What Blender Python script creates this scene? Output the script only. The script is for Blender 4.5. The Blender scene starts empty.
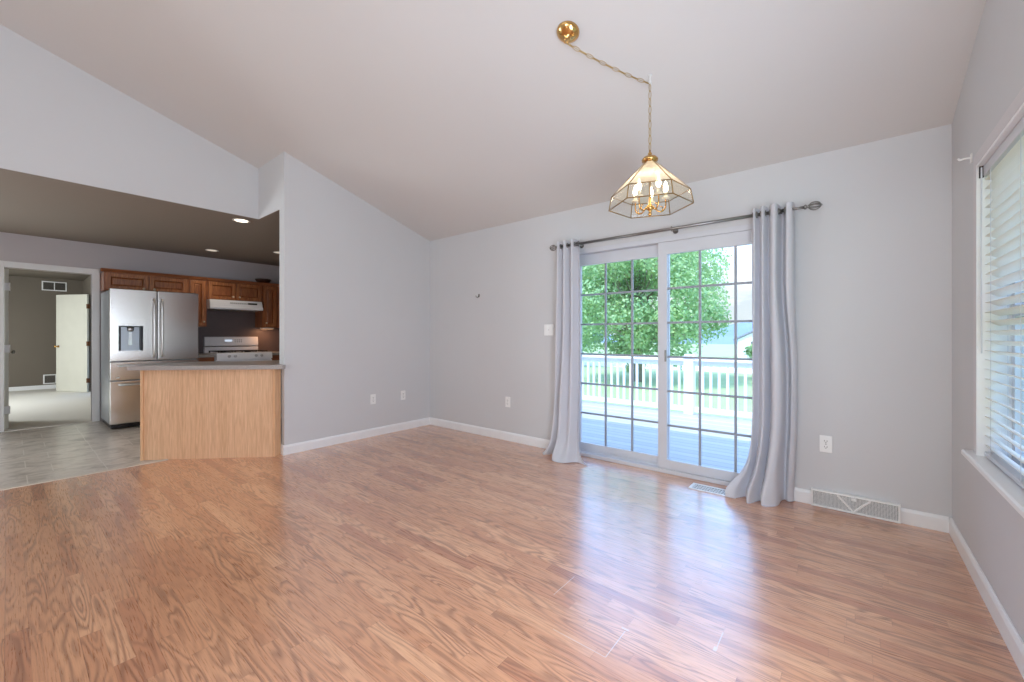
import bpy, bmesh, math, random
from mathutils import Vector, Matrix

sc = bpy.context.scene
col = sc.collection
PI = math.pi

# ------------------------------------------------------------------ camera
cam_data = bpy.data.cameras.new('camera')
cam = bpy.data.objects.new('camera', cam_data)
col.objects.link(cam)
cam.location = (0, 0, 1.18)
cam.rotation_euler = (PI/2, 0, math.radians(39.23))
cam_data.sensor_width = 36
cam_data.lens = 36*411.5/1024
cam_data.shift_y = -5/1024
cam_data.clip_start = 0.02
cam_data.clip_end = 2000
sc.camera = cam

# ------------------------------------------------------------------ colour management
sc.view_settings.view_transform = 'Standard'
sc.view_settings.look = 'None'
sc.view_settings.exposure = 0.0
sc.view_settings.gamma = 1.0
sc.view_settings.use_curve_mapping = False
sc.cycles.max_bounces = 12
sc.cycles.diffuse_bounces = 6
sc.cycles.glossy_bounces = 5
sc.cycles.transmission_bounces = 8
sc.cycles.transparent_max_bounces = 24
sc.cycles.caustics_reflective = False
sc.cycles.sample_clamp_indirect = 6.0

def lin(r, g, b):
    def f(c):
        c /= 255
        return c/12.92 if c <= .04045 else ((c+.055)/1.055)**2.4
    return (f(r), f(g), f(b), 1)

# ------------------------------------------------------------------ world
SKY_STRENGTH = 1.0
w = bpy.data.worlds.new('sky'); sc.world = w
w.use_nodes = True
nt = w.node_tree; nt.nodes.clear()
tc = nt.nodes.new('ShaderNodeTexCoord')
sp = nt.nodes.new('ShaderNodeSeparateXYZ'); nt.links.new(tc.outputs['Generated'], sp.inputs[0])
rp = nt.nodes.new('ShaderNodeValToRGB'); nt.links.new(sp.outputs[2], rp.inputs[0])
e = rp.color_ramp.elements
e[0].position = 0.0; e[0].color = (.93, 1.0, 1.05, 1)
e[1].position = 1.0; e[1].color = (.9, 1.35, 2.4, 1)
a = e.new(.10); a.color = (.86, .98, 1.08, 1)
a = e.new(.24); a.color = (1.8, 3.35, 6.2, 1)
a = e.new(.55); a.color = (1.65, 3.1, 6.1, 1)
cn = nt.nodes.new('ShaderNodeTexNoise'); cn.inputs['Scale'].default_value = 5.5; cn.inputs['Detail'].default_value = 5
mp = nt.nodes.new('ShaderNodeMapping'); mp.inputs['Scale'].default_value = (1, 1, 3.2)
nt.links.new(tc.outputs['Generated'], mp.inputs[0]); nt.links.new(mp.outputs[0], cn.inputs['Vector'])
cr = nt.nodes.new('ShaderNodeValToRGB'); nt.links.new(cn.outputs['Fac'], cr.inputs[0])
cr.color_ramp.elements[0].position = .47; cr.color_ramp.elements[0].color = (0, 0, 0, 1)
cr.color_ramp.elements[1].position = .64; cr.color_ramp.elements[1].color = (1, 1, 1, 1)
mx = nt.nodes.new('ShaderNodeMix'); mx.data_type = 'RGBA'
nt.links.new(cr.outputs[0], mx.inputs[0]); nt.links.new(rp.outputs[0], mx.inputs[6]); mx.inputs[7].default_value = (1.35, 1.4, 1.45, 1)
bg = nt.nodes.new('ShaderNodeBackground'); bg.inputs[1].default_value = SKY_STRENGTH
nt.links.new(mx.outputs[2], bg.inputs[0])
wo = nt.nodes.new('ShaderNodeOutputWorld'); nt.links.new(bg.outputs[0], wo.inputs[0])

# ------------------------------------------------------------------ sun, fill lights, bedroom daylight
sd = bpy.data.lights.new('sun', 'SUN'); sd.energy = 4.2; sd.angle = .009; sd.color = (1, .95, .86)
so = bpy.data.objects.new('sun', sd); col.objects.link(so)
v = Vector((.12, math.cos(math.radians(59)), -math.sin(math.radians(59))))   # travel direction
so.rotation_euler = v.to_track_quat('-Z', 'Y').to_euler()
so.location = (0, -8, 12)

def area(name, loc, direction, sx, sy, energy, color):
    d = bpy.data.lights.new(name, 'AREA'); d.shape = 'RECTANGLE'; d.size = sx; d.size_y = sy
    d.energy = energy; d.color = color
    o = bpy.data.objects.new(name, d); col.objects.link(o)
    o.location = loc; o.rotation_euler = Vector(direction).to_track_quat('-Z', 'Y').to_euler()
    return o
# unseen fill lights added to brighten the rooms; last, the bedroom's side window daylight
FILL_TINT = (.89, .99, 1.04)
area('high_rear_fill', (-2.2, -4.10, 4.05), (0, 1, -.32), 4.4, .95, 30, FILL_TINT)  # added high fill light, the wall has no opening here
area('rear_fill', (-.50, -4.12, 1.35), (0, 1, .55), 1.3, 1.4, 105, FILL_TINT)  # added fill light, tilted up to brighten the ceiling
area('right_side_fill', (.40, -2.5, 1.3), (-1, 0, .18), 2.2, 1.4, 30, (.86, .97, 1.1))  # added fill light, no window in this stretch of wall
area('right_side_fill', (.43, .85, 1.3), (-1, .12, .12), 1.2, 1.3, 72, (.83, .965, 1.14))  # added fill light out of view, brightens the left wall
area('kitchen_window_fill', (-8.0, -2.4, 1.35), (1, 0, .08), 2.2, 1.5, 135, FILL_TINT)  # unseen kitchen window's daylight, added here as fill for the right wall
area('daylight_bedroom_window', (-11.0, -1.9, 1.4), (0, 1, -.35), 1.5, 1.3, 120, (.92, .98, 1.0))

# ------------------------------------------------------------------ material helpers
class NT:
    def __init__(s, name):
        s.m = bpy.data.materials.new(name); s.m.use_nodes = True
        s.t = s.m.node_tree; s.t.nodes.clear()
        s.out = s.n('ShaderNodeOutputMaterial')
    def n(s, kind, **kw):
        x = s.t.nodes.new(kind)
        for k, val in kw.items(): setattr(x, k, val)
        return x
    def l(s, a, b): s.t.links.new(a, b)
    def val(s, sock, x):
        if hasattr(x, 'is_linked') or hasattr(x, 'links'): s.l(x, sock)
        else: sock.default_value = x
    def math(s, op, a, b=None, c=None):
        x = s.n('ShaderNodeMath', operation=op)
        s.val(x.inputs[0], a)
        if b is not None: s.val(x.inputs[1], b)
        if c is not None: s.val(x.inputs[2], c)
        return x.outputs[0]
    def pos(s):
        return s.n('ShaderNodeTexCoord').outputs['Object']
    def map(s, vec, scale=(1, 1, 1), loc=(0, 0, 0), rot=(0, 0, 0)):
        x = s.n('ShaderNodeMapping'); s.l(vec, x.inputs[0])
        x.inputs['Scale'].default_value = scale; x.inputs['Location'].default_value = loc; x.inputs['Rotation'].default_value = rot
        return x.outputs[0]
    def sep(s, vec):
        x = s.n('ShaderNodeSeparateXYZ'); s.l(vec, x.inputs[0]); return x.outputs
    def comb(s, a, b, c):
        x = s.n('ShaderNodeCombineXYZ')
        for i, q in enumerate((a, b, c)): s.val(x.inputs[i], q)
        return x.outputs[0]
    def noise(s, vec, scale, detail=3, rough=.5, dist=0):
        x = s.n('ShaderNodeTexNoise'); s.l(vec, x.inputs['Vector'])
        x.inputs['Scale'].default_value = scale; x.inputs['Detail'].default_value = detail
        x.inputs['Roughness'].default_value = rough; x.inputs['Distortion'].default_value = dist
        return x.outputs['Fac']
    def white(s, vec):
        x = s.n('ShaderNodeTexWhiteNoise', noise_dimensions='3D'); s.l(vec, x.inputs['Vector'])
        return x.outputs
    def ramp(s, fac, stops, interp='LINEAR'):
        x = s.n('ShaderNodeValToRGB'); s.l(fac, x.inputs[0])
        el = x.color_ramp.elements; x.color_ramp.interpolation = interp
        el[0].position, el[0].color = stops[0]; el[1].position, el[1].color = stops[-1]
        for p, c in stops[1:-1]:
            q = el.new(p); q.color = c
        return x.outputs[0]
    def mix(s, fac, a, b, blend='MIX'):
        x = s.n('ShaderNodeMix', data_type='RGBA', blend_type=blend)
        s.val(x.inputs[0], fac); s.val(x.inputs[6], a); s.val(x.inputs[7], b)
        return x.outputs[2]
    def bump(s, h, strength, dist=.002):
        x = s.n('ShaderNodeBump'); x.inputs['Strength'].default_value = strength; x.inputs['Distance'].default_value = dist
        s.l(h, x.inputs['Height']); return x.outputs[0]
    def pbr(s, color, rough=.5, metal=0, normal=None, **kw):
        b = s.n('ShaderNodeBsdfPrincipled')
        s.val(b.inputs['Base Color'], color); s.val(b.inputs['Roughness'], rough); s.val(b.inputs['Metallic'], metal)
        if normal is not None: s.l(normal, b.inputs['Normal'])
        for k, val in kw.items(): s.val(b.inputs[k.replace('_', ' ')], val)
        s.l(b.outputs[0], s.out.inputs[0])
        return b

def simple(name, rgb, rough=.5, metal=0, var=.06, scale=30, bumpy=.0, **kw):
    """plain coloured material with slight procedural variation"""
    k = NT(name); c = lin(*rgb)
    f = k.noise(k.pos(), scale, 3)
    dark = tuple(x*(1-var) for x in c[:3])+(1,); light = tuple(min(1, x*(1+var)) for x in c[:3])+(1,)
    cc = k.ramp(f, [(.3, dark), (.7, light)])
    nm = k.bump(k.noise(k.pos(), scale*8, 2), bumpy) if bumpy else None
    k.pbr(cc, rough, metal, nm, **kw)
    return k.m

def paint(name, rgb, bumpy=.06):
    return simple(name, rgb, .75, 0, .012, 1.3, bumpy)

M = {}
M['wall'] = paint('wall_paint', (205, 205, 206))
M['ceil'] = paint('ceiling_paint', (215, 213, 211))
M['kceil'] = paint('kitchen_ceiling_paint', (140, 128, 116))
M['kwall'] = paint('kitchen_wall_paint', (196, 190, 192))
M['taupe'] = paint('bedroom_wall_paint', (114, 105, 93))
M['trim'] = simple('white_trim_paint', (235, 235, 235), .4, 0, .015, 6)
M['vinyl'] = simple('white_vinyl', (205, 206, 211), .35, 0, .015, 6)
M['plate'] = simple('white_plastic', (238, 238, 236), .35, 0, .01, 20)
M['black'] = simple('black_plastic', (22, 22, 24), .35, 0, .1, 20)
M['dark'] = simple('dark_gap', (48, 46, 46), .8, 0, .1, 20)
M['brass'] = simple('polished_brass', (216, 172, 108), .16, 1, .05, 12)
M['nickel'] = simple('brushed_nickel', (142, 138, 134), .3, 1, .05, 40)
M['chrome'] = simple('chrome', (205, 205, 208), .12, 1, .02, 20)
M['knob'] = simple('pale_ceramic_knob', (214, 196, 168), .3, 0, .04, 40)
M['white_enamel'] = simple('white_enamel', (240, 242, 248), .2, 0, .01, 9)
M['hinge'] = simple('bronze_hinge', (112, 74, 46), .45, .6, .08, 30)
M['doorpaint'] = simple('door_paint', (205, 203, 190), .45, 0, .02, 5)
M['deckwhite'] = simple('white_rail_paint', (238, 240, 242), .55, 0, .03, 5)
M['iron'] = simple('cast_iron', (30, 30, 32), .6, .2, .15, 60)
M['canplate'] = simple('light_trim_ring', (225, 220, 212), .4, 0, .02, 20)

def mat_steel(name, rgb, stretch=(2, 2, 160), rough=.27):
    k = NT(name)
    f = k.noise(k.map(k.pos(), stretch), 3, 3)
    c = lin(*rgb)
    cc = k.ramp(f, [(.3, tuple(x*.985 for x in c[:3])+(1,)), (.7, c)])
    rr = k.math('MULTIPLY_ADD', f, .08, rough-.04)
    k.pbr(cc, rr, 1)
    return k.m
M['steel'] = mat_steel('stainless_steel', (212, 208, 204), (2, 120, 2), .25)
M['steel_side'] = simple('grey_appliance_side', (176, 182, 188), .35, .5, .03, 8)

def mat_oak(name, light, mid, dark, axis='z', rough=.42, boards=0.0, coat=.15, ring=.42, stretch=1.1):
    k = NT(name); p = k.pos()
    sc_ = {'z': (9, 9, stretch), 'y': (9, stretch, 9), 'x': (stretch, 9, 9)}[axis]
    q = k.map(p, sc_)
    n1 = k.noise(q, 1.6, 2, .5)
    rings = k.math('SINE', k.math('MULTIPLY', n1, 46))
    rings = k.math('MULTIPLY_ADD', rings, .5, .5)
    fine = k.noise(k.map(p, {'z': (160, 160, 5), 'y': (160, 5, 160), 'x': (5, 160, 160)}[axis]), 1.5, 3)
    base = k.ramp(n1, [(.3, lin(*mid)), (.68, lin(*light))])
    c = k.mix(k.math('MULTIPLY', k.math('POWER', rings, 2.5), ring), base, lin(*dark))
    c = k.mix(k.ramp(fine, [(.42, (.35, .35, .35, 1)), (.62, (0, 0, 0, 1))]), c, lin(*dark))
    if boards:
        x = k.math('FRACT', k.math('DIVIDE', k.sep(p)[0], boards))
        ln = k.math('LESS_THAN', x, .03)
        c = k.mix(k.math('MULTIPLY', ln, .45), c, lin(*dark))
    b = k.pbr(c, rough, 0, k.bump(fine, .05), Coat_Weight=coat, Coat_Roughness=.3)
    return k.m
M['oak'] = mat_oak('stained_oak', (176, 110, 62), (150, 86, 46), (92, 46, 22))
M['oakl'] = mat_oak('stained_oak_door', (190, 124, 74), (164, 100, 56), (104, 54, 28))
M['oakh'] = mat_oak('stained_oak_rail', (176, 110, 62), (150, 86, 46), (92, 46, 22), 'y')
M['panel'] = mat_oak('light_oak_veneer', (238, 198, 160), (229, 187, 147), (184, 134, 96), boards=.117, ring=.3, stretch=.45)
M['panel_edge'] = mat_oak('light_oak_edge', (236, 194, 152), (226, 182, 138), (188, 138, 98), ring=.2, stretch=.45)

def mat_laminate():
    k = NT('oak_laminate'); p = k.pos(); x, y, z = k.sep(p)
    W = .0617
    ry = k.math('DIVIDE', k.math('ADD', y, 20.0), W)
    row = k.math('FLOOR', ry); fy = k.math('FRACT', ry)
    off = k.white(k.comb(row, 3.1, 0))[0]
    L = .64
    rx = k.math('ADD', k.math('DIVIDE', k.math('ADD', x, 30.0), L), k.math('MULTIPLY', off, 7.0))
    cell = k.math('FLOOR', rx); fx = k.math('FRACT', rx)
    rnd = k.white(k.comb(cell, row, 1.7))
    rv, rc = rnd[0], rnd[1]
    r3 = k.sep(rc)
    # cathedral grain: contour lines of a stretched noise, shifted per strip
    gx = k.math('MULTIPLY_ADD', x, 1.0, k.math('MULTIPLY', r3[0], 37.0))
    gy = k.math('MULTIPLY_ADD', y, 1.0, k.math('MULTIPLY', r3[1], 53.0))
    q = k.map(k.comb(gx, gy, k.math('MULTIPLY', r3[2], 11.0)), (1.8, 13, 1))
    n1 = k.noise(q, 1.0, 1.5, .4, .15)
    ring = k.math('MULTIPLY_ADD', k.math('SINE', k.math('MULTIPLY', n1, 64)), .5, .5)
    ring = k.math('POWER', ring, 1.7)
    fine = k.noise(k.map(k.comb(gx, gy, 0.0), (9, 210, 1)), 1.0, 3, .6)
    blot = k.noise(k.map(p, (1.2, 5, 1)), 1.0, 2)
    base = k.ramp(rv, [(0.0, lin(190, 125, 91)), (.22, lin(215, 153, 112)), (.75, lin(225, 165, 123)), (1.0, lin(235, 177, 135))])
    base = k.mix(k.ramp(blot, [(.35, (0, 0, 0, 1)), (.75, (.3, .3, .3, 1))]), base, lin(198, 134, 100))
    mod = k.ramp(k.noise(k.map(k.comb(gx, gy, 4.0), (1.4, 9, 1)), 1.0, 1), [(.38, (.25, .25, .25, 1)), (.6, (1, 1, 1, 1))])
    c = k.mix(k.math('MULTIPLY', k.math('MULTIPLY', ring, mod), .62), base, lin(128, 80, 57))
    c = k.mix(k.ramp(fine, [(.38, (.22, .22, .22, 1)), (.55, (0, 0, 0, 1))]), c, lin(140, 94, 68))
    # strip seams (faint), board seams (every third strip, stronger)
    s1 = k.math('LESS_THAN', fy, .03)
    s2 = k.math('LESS_THAN', fx, .004)
    b3 = k.math('LESS_THAN', k.math('FRACT', k.math('DIVIDE', ry, 3.0)), .014)
    seam = k.math('MAXIMUM', k.math('MULTIPLY', k.math('MAXIMUM', s1, s2), .22), k.math('MULTIPLY', b3, .4))
    c = k.mix(seam, c, lin(110, 66, 46))
    # chipped pale board ends near the sliding door
    def seg(axis, at, lo, hi, wd):
        a, b = (x, y) if axis == 'x' else (y, x)
        t1 = k.math('LESS_THAN', k.math('ABSOLUTE', k.math('SUBTRACT', a, at)), wd)
        t2 = k.math('LESS_THAN', k.math('ABSOLUTE', k.math('SUBTRACT', b, (lo+hi)/2)), (hi-lo)/2)
        return k.math('MULTIPLY', t1, t2)
    chips = None
    for sgs in (('x', -1.04, 1.575, 1.757, .0016), ('x', -.69, 1.388, 1.56, .0016), ('x', -.385, 1.69, 1.80, .0016),
                ('y', 1.388, -.92, -.69, .0014), ('x', -.388, 1.675, 1.70, .006), ('y', 1.572, -.71, -.68, .004)):
        q_ = seg(*sgs); chips = q_ if chips is None else k.math('MAXIMUM', chips, q_)
    c = k.mix(k.math('MULTIPLY', chips, .8), c, lin(224, 206, 188))
    h = k.math('SUBTRACT', k.math('MULTIPLY', fine, .25), seam)
    rough = k.math('MULTIPLY_ADD', fine, .06, .25)
    k.pbr(c, rough, 0, k.bump(h, .10, .001), IOR=1.5, Coat_Weight=1.0, Coat_Roughness=.24, Coat_IOR=2.1)
    return k.m
M['laminate'] = mat_laminate()

def mat_vinyl_floor():
    k = NT('slate_vinyl'); p = k.pos()
    b = k.n('ShaderNodeTexBrick'); b.offset = .5; b.squash = .66; b.squash_frequency = 2
    k.l(k.map(p, (1, 1, 1), (.1, .13, 0), (0, 0, PI/2)), b.inputs['Vector'])
    b.inputs['Scale'].default_value = 1; b.inputs['Brick Width'].default_value = .46; b.inputs['Row Height'].default_value = .31
    b.inputs['Mortar Size'].default_value = .004; b.inputs['Mortar Smooth'].default_value = .2
    b.inputs['Color1'].default_value = (.2, .2, .2, 1); b.inputs['Color2'].default_value = (.8, .8, .8, 1); b.inputs['Mortar'].default_value = (.5, .5, .5, 1)
    n1 = k.noise(k.map(p, (5, 3, 1)), 1.6, 6, .66, .6)
    c = k.ramp(n1, [(.28, lin(132, 122, 112)), (.43, lin(190, 180, 168)), (.56, lin(226, 218, 208)), (.72, lin(188, 168, 148))])
    c = k.mix(.28, c, k.mix(b.outputs['Color'], lin(140, 132, 124), lin(212, 204, 196)))
    c = k.mix(k.math('MULTIPLY', b.outputs['Fac'], .75), c, lin(228, 222, 214))
    k.pbr(c, .3, 0, k.bump(n1, .05), Coat_Weight=.2, Coat_Roughness=.12)
    return k.m
M['slate'] = mat_vinyl_floor()

def mat_counter():
    k = NT('grey_laminate_counter'); p = k.pos()
    n = k.noise(p, 160, 3, .7)
    c = k.ramp(n, [(.35, lin(150, 144, 140)), (.65, lin(178, 172, 168))])
    k.pbr(c, .28, 0)
    return k.m
M['counter'] = mat_counter()
M['carpet'] = simple('cream_carpet', (226, 222, 212), .95, 0, .1, 140, .5)

def mat_fabric(name, rgb, trans):
    k = NT(name); p = k.pos()
    f = k.noise(k.map(p, (400, 400, 400)), 1, 2)
    c = lin(*rgb); cc = k.ramp(f, [(.3, tuple(q*.95 for q in c[:3])+(1,)), (.7, c)])
    b = k.pbr(cc, .85, 0, k.bump(f, .1), Sheen_Weight=.2)
    t = k.n('ShaderNodeBsdfTranslucent'); k.l(cc, t.inputs[0])
    m = k.n('ShaderNodeMixShader'); m.inputs[0].default_value = trans
    k.l(b.outputs[0], m.inputs[1]); k.l(t.outputs[0], m.inputs[2]); k.l(m.outputs[0], k.out.inputs[0])
    return k.m
M['curtain'] = mat_fabric('curtain_cloth', (222, 222, 227), .22)
M['blind'] = mat_fabric('white_blind_slat', (247, 243, 234), .35)

def mat_glass(name, tint=(1, 1, 1, 1), refl=.9, haze=0):
    k = NT(name)
    tr = k.n('ShaderNodeBsdfTransparent'); tr.inputs[0].default_value = tint
    gl = k.n('ShaderNodeBsdfGlossy'); gl.inputs['Roughness'].default_value = .02
    fr = k.n('ShaderNodeFresnel'); bf = k.n('ShaderNodeNewGeometry').outputs['Backfacing']
    k.l(k.math('MULTIPLY_ADD', bf, 1/1.45-1.45, 1.45), fr.inputs[0])
    smear = k.noise(k.pos(), 2.0, 2)
    fac = k.math('MULTIPLY', fr.outputs[0], k.math('MULTIPLY_ADD', smear, .2, refl-.1))
    m = k.n('ShaderNodeMixShader'); k.l(fac, m.inputs[0]); k.l(tr.outputs[0], m.inputs[1]); k.l(gl.outputs[0], m.inputs[2])
    last = m
    if haze:
        d = k.n('ShaderNodeBsdfTranslucent'); d.inputs[0].default_value = (1, .97, .9, 1)
        m2 = k.n('ShaderNodeMixShader'); m2.inputs[0].default_value = haze
        k.l(m.outputs[0], m2.inputs[1]); k.l(d.outputs[0], m2.inputs[2]); last = m2
    k.l(last.outputs[0], k.out.inputs[0])
    return k.m
M['glass'] = mat_glass('window_glass', (.97, .985, .98, 1), .8)
M['lampglass'] = mat_glass('bevelled_lamp_glass', (.995, .985, .965, 1), 1.0, .08)
M['etched'] = mat_glass('cream_etched_glass', (1, .97, .9, 1), .8, .62)

def mat_emit(name, rgb, strength):
    k = NT(name); e_ = k.n('ShaderNodeEmission'); e_.inputs[0].default_value = rgb; e_.inputs[1].default_value = strength
    k.l(e_.outputs[0], k.out.inputs[0]); return k.m
M['bulb'] = mat_emit('lit_bulb', (1, .84, .60, 1), 24)
M['can_lit'] = mat_emit('lit_downlight', (1, .86, .66, 1), 5)
M['can_dim'] = mat_emit('dim_downlight', (1, .88, .72, 1), .7)
M['display'] = mat_emit('range_display', (.75, .85, 1, 1), .8)

def mat_deck():
    k = NT('grey_deck_boards'); p = k.pos(); x, y, z = k.sep(p)
    f = k.math('FRACT', k.math('DIVIDE', k.math('ADD', y, 10), .14))
    gap = k.math('LESS_THAN', f, .07)
    row = k.math('FLOOR', k.math('DIVIDE', k.math('ADD', y, 10), .14))
    rv = k.white(k.comb(row, 1, 2))[0]
    n = k.noise(k.map(p, (2, 40, 1)), 1, 3)
    c = k.mix(rv, lin(172, 172, 170), lin(192, 191, 188))
    c = k.mix(k.math('MULTIPLY', n, .3), c, lin(150, 150, 150))
    c = k.mix(k.math('MULTIPLY', gap, .75), c, lin(90, 92, 98))
    k.pbr(c, .6); return k.m
M['deck'] = mat_deck()

def mat_lawn():
    k = NT('lawn_grass'); p = k.pos()
    n = k.noise(p, .5, 5, .6); n2 = k.noise(p, 14, 3)
    c = k.mix(n, lin(140, 166, 112), lin(184, 196, 146)); c = k.mix(k.math('MULTIPLY', n2, .4), c, lin(120, 146, 98))
    k.pbr(c, .9, 0, k.bump(n2, .4, .03)); return k.m
M['lawn'] = mat_lawn()

def mat_leaf(name, a_, b_):
    k = NT(name); p = k.pos()
    n = k.noise(p, 1.1, 3); n2 = k.white(k.map(p, (3, 3, 3)))[0]
    c = k.mix(n, lin(*a_), lin(*b_))
    b = k.pbr(c, .55); t = k.n('ShaderNodeBsdfTranslucent'); k.l(c, t.inputs[0])
    m = k.n('ShaderNodeMixShader'); m.inputs[0].default_value = .35
    k.l(b.outputs[0], m.inputs[1]); k.l(t.outputs[0], m.inputs[2]); k.l(m.outputs[0], k.out.inputs[0]); return k.m
M['leaf'] = mat_leaf('maple_leaf', (136, 178, 124), (200, 224, 166))
M['leaf2'] = mat_leaf('dark_leaf', (96, 140, 116), (140, 176, 140))
M['bark'] = simple('grey_bark', (150, 138, 124), .9, 0, .25, 12, .6)
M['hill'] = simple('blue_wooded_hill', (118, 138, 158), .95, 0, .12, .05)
M['gravel'] = simple('pale_gravel', (228, 224, 216), .95, 0, .06, 3)
M['siding'] = simple('white_siding', (236, 238, 240), .7, 0, .03, 3)
M['roof'] = simple('grey_shingles', (132, 136, 144), .9, 0, .12, 8)
M['basket'] = simple('dark_brown_wood', (62, 34, 22), .5, 0, .15, 25)

# ------------------------------------------------------------------ mesh helpers
class MB:
    def __init__(s): s.bm = bmesh.new()
    def box(s, x0, x1, y0, y1, z0, z1, b=0.0, seg=2, mat=None):
        t = bmesh.new(); bmesh.ops.create_cube(t, size=1)
        bmesh.ops.scale(t, vec=(abs(x1-x0), abs(y1-y0), abs(z1-z0)), verts=t.verts)
        bmesh.ops.translate(t, vec=((x0+x1)/2, (y0+y1)/2, (z0+z1)/2), verts=t.verts)
        if b: bmesh.ops.bevel(t, geom=t.edges[:], offset=b, segments=seg, profile=.6, affect='EDGES', clamp_overlap=True)
        s.merge(t, mat); return s
    def merge(s, t, mat=None):
        if mat is not None: bmesh.ops.transform(t, matrix=mat, verts=t.verts)
        me = bpy.data.meshes.new('tmp'); t.to_mesh(me); t.free(); s.bm.from_mesh(me); bpy.data.meshes.remove(me)
    def prism(s, poly, lo, hi, axis='z', mat=None, b=0):
        """extrude a 2D polygon along an axis; poly holds the other two coordinates in xyz order"""
        t = bmesh.new()
        def P(q, h):
            return {'z': (q[0], q[1], h), 'y': (q[0], h, q[1]), 'x': (h, q[0], q[1])}[axis]
        a_ = [t.verts.new(P(q, lo)) for q in poly]; c_ = [t.verts.new(P(q, hi)) for q in poly]
        n = len(poly)
        t.faces.new(a_); t.faces.new(c_[::-1])
        for i in range(n): t.faces.new((a_[i], c_[i], c_[(i+1) % n], a_[(i+1) % n]))
        bmesh.ops.recalc_face_normals(t, faces=t.faces)
        if b: bmesh.ops.bevel(t, geom=t.edges[:], offset=b, segments=2, profile=.6, affect='EDGES', clamp_overlap=True)
        s.merge(t, mat); return s
    def frame(s, axis, lo, hi, a0, a1, b0, b1, fa, fb=None, fa1=None, fb1=None, b=0):
        """one-piece rectangular frame; lo..hi along axis, outer a0..a1 x b0..b1, border widths fa (low a), fa1 (high a), fb, fb1"""
        fb = fa if fb is None else fb; fa1 = fa if fa1 is None else fa1; fb1 = fb if fb1 is None else fb1
        t = bmesh.new()
        P = (lambda h, q: (h, q[0], q[1])) if axis == 'x' else (lambda h, q: (q[0], h, q[1])) if axis == 'y' else (lambda h, q: (q[0], q[1], h))
        o_ = [(a0, b0), (a1, b0), (a1, b1), (a0, b1)]; i_ = [(a0+fa, b0+fb), (a1-fa1, b0+fb), (a1-fa1, b1-fb1), (a0+fa, b1-fb1)]
        L = [[t.verts.new(P(h, q)) for q in c] for h in (lo, hi) for c in (o_, i_)]
        for i in range(4):
            j = (i+1) % 4
            t.faces.new((L[0][i], L[0][j], L[1][j], L[1][i])); t.faces.new((L[2][i], L[2][j], L[3][j], L[3][i]))
            t.faces.new((L[0][i], L[0][j], L[2][j], L[2][i])); t.faces.new((L[1][i], L[1][j], L[3][j], L[3][i]))
        bmesh.ops.recalc_face_normals(t, faces=t.faces)
        if b: bmesh.ops.bevel(t, geom=[e_ for e_ in t.edges if e_.calc_face_angle(0) > .5], offset=b, segments=2, profile=.6, affect='EDGES', clamp_overlap=True)
        s.merge(t); return s
    def tube(s, pts, r, n=8, closed=False, caps=True):
        pts = [Vector(p) for p in pts]; N = len(pts)
        rr = r if isinstance(r, (list, tuple)) else [r]*N
        rings = []; ref = None
        for i, p in enumerate(pts):
            if closed: d = pts[(i+1) % N]-pts[i-1]
            else: d = pts[min(i+1, N-1)]-pts[max(i-1, 0)]
            d = d.normalized() if d.length > 1e-9 else Vector((0, 0, 1))
            if ref is None: ref = Vector((0, 0, 1)) if abs(d.z) < .9 else Vector((1, 0, 0))
            u = (ref-d*ref.dot(d)); u = u.normalized() if u.length > 1e-6 else d.orthogonal().normalized()
            ref = u; q = d.cross(u)
            rings.append([s.bm.verts.new(p+(u*math.cos(2*PI*k/n)+q*math.sin(2*PI*k/n))*rr[i]) for k in range(n)])
        for i in range(N if closed else N-1):
            A, B = rings[i], rings[(i+1) % N]
            for k in range(n): s.bm.faces.new((A[k], A[(k+1) % n], B[(k+1) % n], B[k]))
        if not closed and caps:
            s.bm.faces.new(rings[0][::-1]); s.bm.faces.new(rings[-1])
        return s
    def lathe(s, prof, c=(0, 0, 0), n=24, axis='z', mat=None):
        """prof: list of (radius, height) from bottom to top"""
        t = bmesh.new(); rings = []
        for r, h in prof:
            if r < 1e-6: rings.append([t.verts.new((0, 0, h))])
            else: rings.append([t.verts.new((r*math.cos(2*PI*k/n), r*math.sin(2*PI*k/n), h)) for k in range(n)])
        for A, B in zip(rings, rings[1:]):
            for k in range(n):
                k2 = (k+1) % n
                if len(A) == 1 and len(B) == 1: continue
                if len(A) == 1: t.faces.new((A[0], B[k2], B[k]))
                elif len(B) == 1: t.faces.new((A[k], A[k2], B[0]))
                else: t.faces.new((A[k], A[k2], B[k2], B[k]))
        if len(rings[0]) > 1: t.faces.new(rings[0][::-1])
        if len(rings[-1]) > 1: t.faces.new(rings[-1])
        R = {'z': Matrix.Identity(4), 'x': Matrix.Rotation(PI/2, 4, 'Y'), 'y': Matrix.Rotation(-PI/2, 4, 'X'),
             '-x': Matrix.Rotation(-PI/2, 4, 'Y'), '-y': Matrix.Rotation(PI/2, 4, 'X'), '-z': Matrix.Rotation(PI, 4, 'X')}[axis]
        bmesh.ops.transform(t, matrix=Matrix.Translation(c) @ R, verts=t.verts)
        bmesh.ops.recalc_face_normals(t, faces=t.faces)
        s.merge(t, mat); return s
    def build(s, name, mat, parent=None, smooth=False, off=None):
        me = bpy.data.meshes.new(name); s.bm.to_mesh(me); s.bm.free()
        me.materials.append(mat)
        if smooth: me.shade_smooth()
        o = bpy.data.objects.new(name, me); col.objects.link(o)
        if parent is not None:
            o.parent = parent
            o.matrix_parent_inverse = parent.matrix_basis.inverted() if off is None else Matrix.Identity(4)
        return o

def smooth_by_angle(o, deg=35):
    me = o.data
    me.shade_smooth()
    bm = bmesh.new(); bm.from_mesh(me)
    for e_ in bm.edges:
        if len(e_.link_faces) == 2 and e_.calc_face_angle(0) > math.radians(deg): e_.smooth = False
    bm.to_mesh(me); bm.free()

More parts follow.
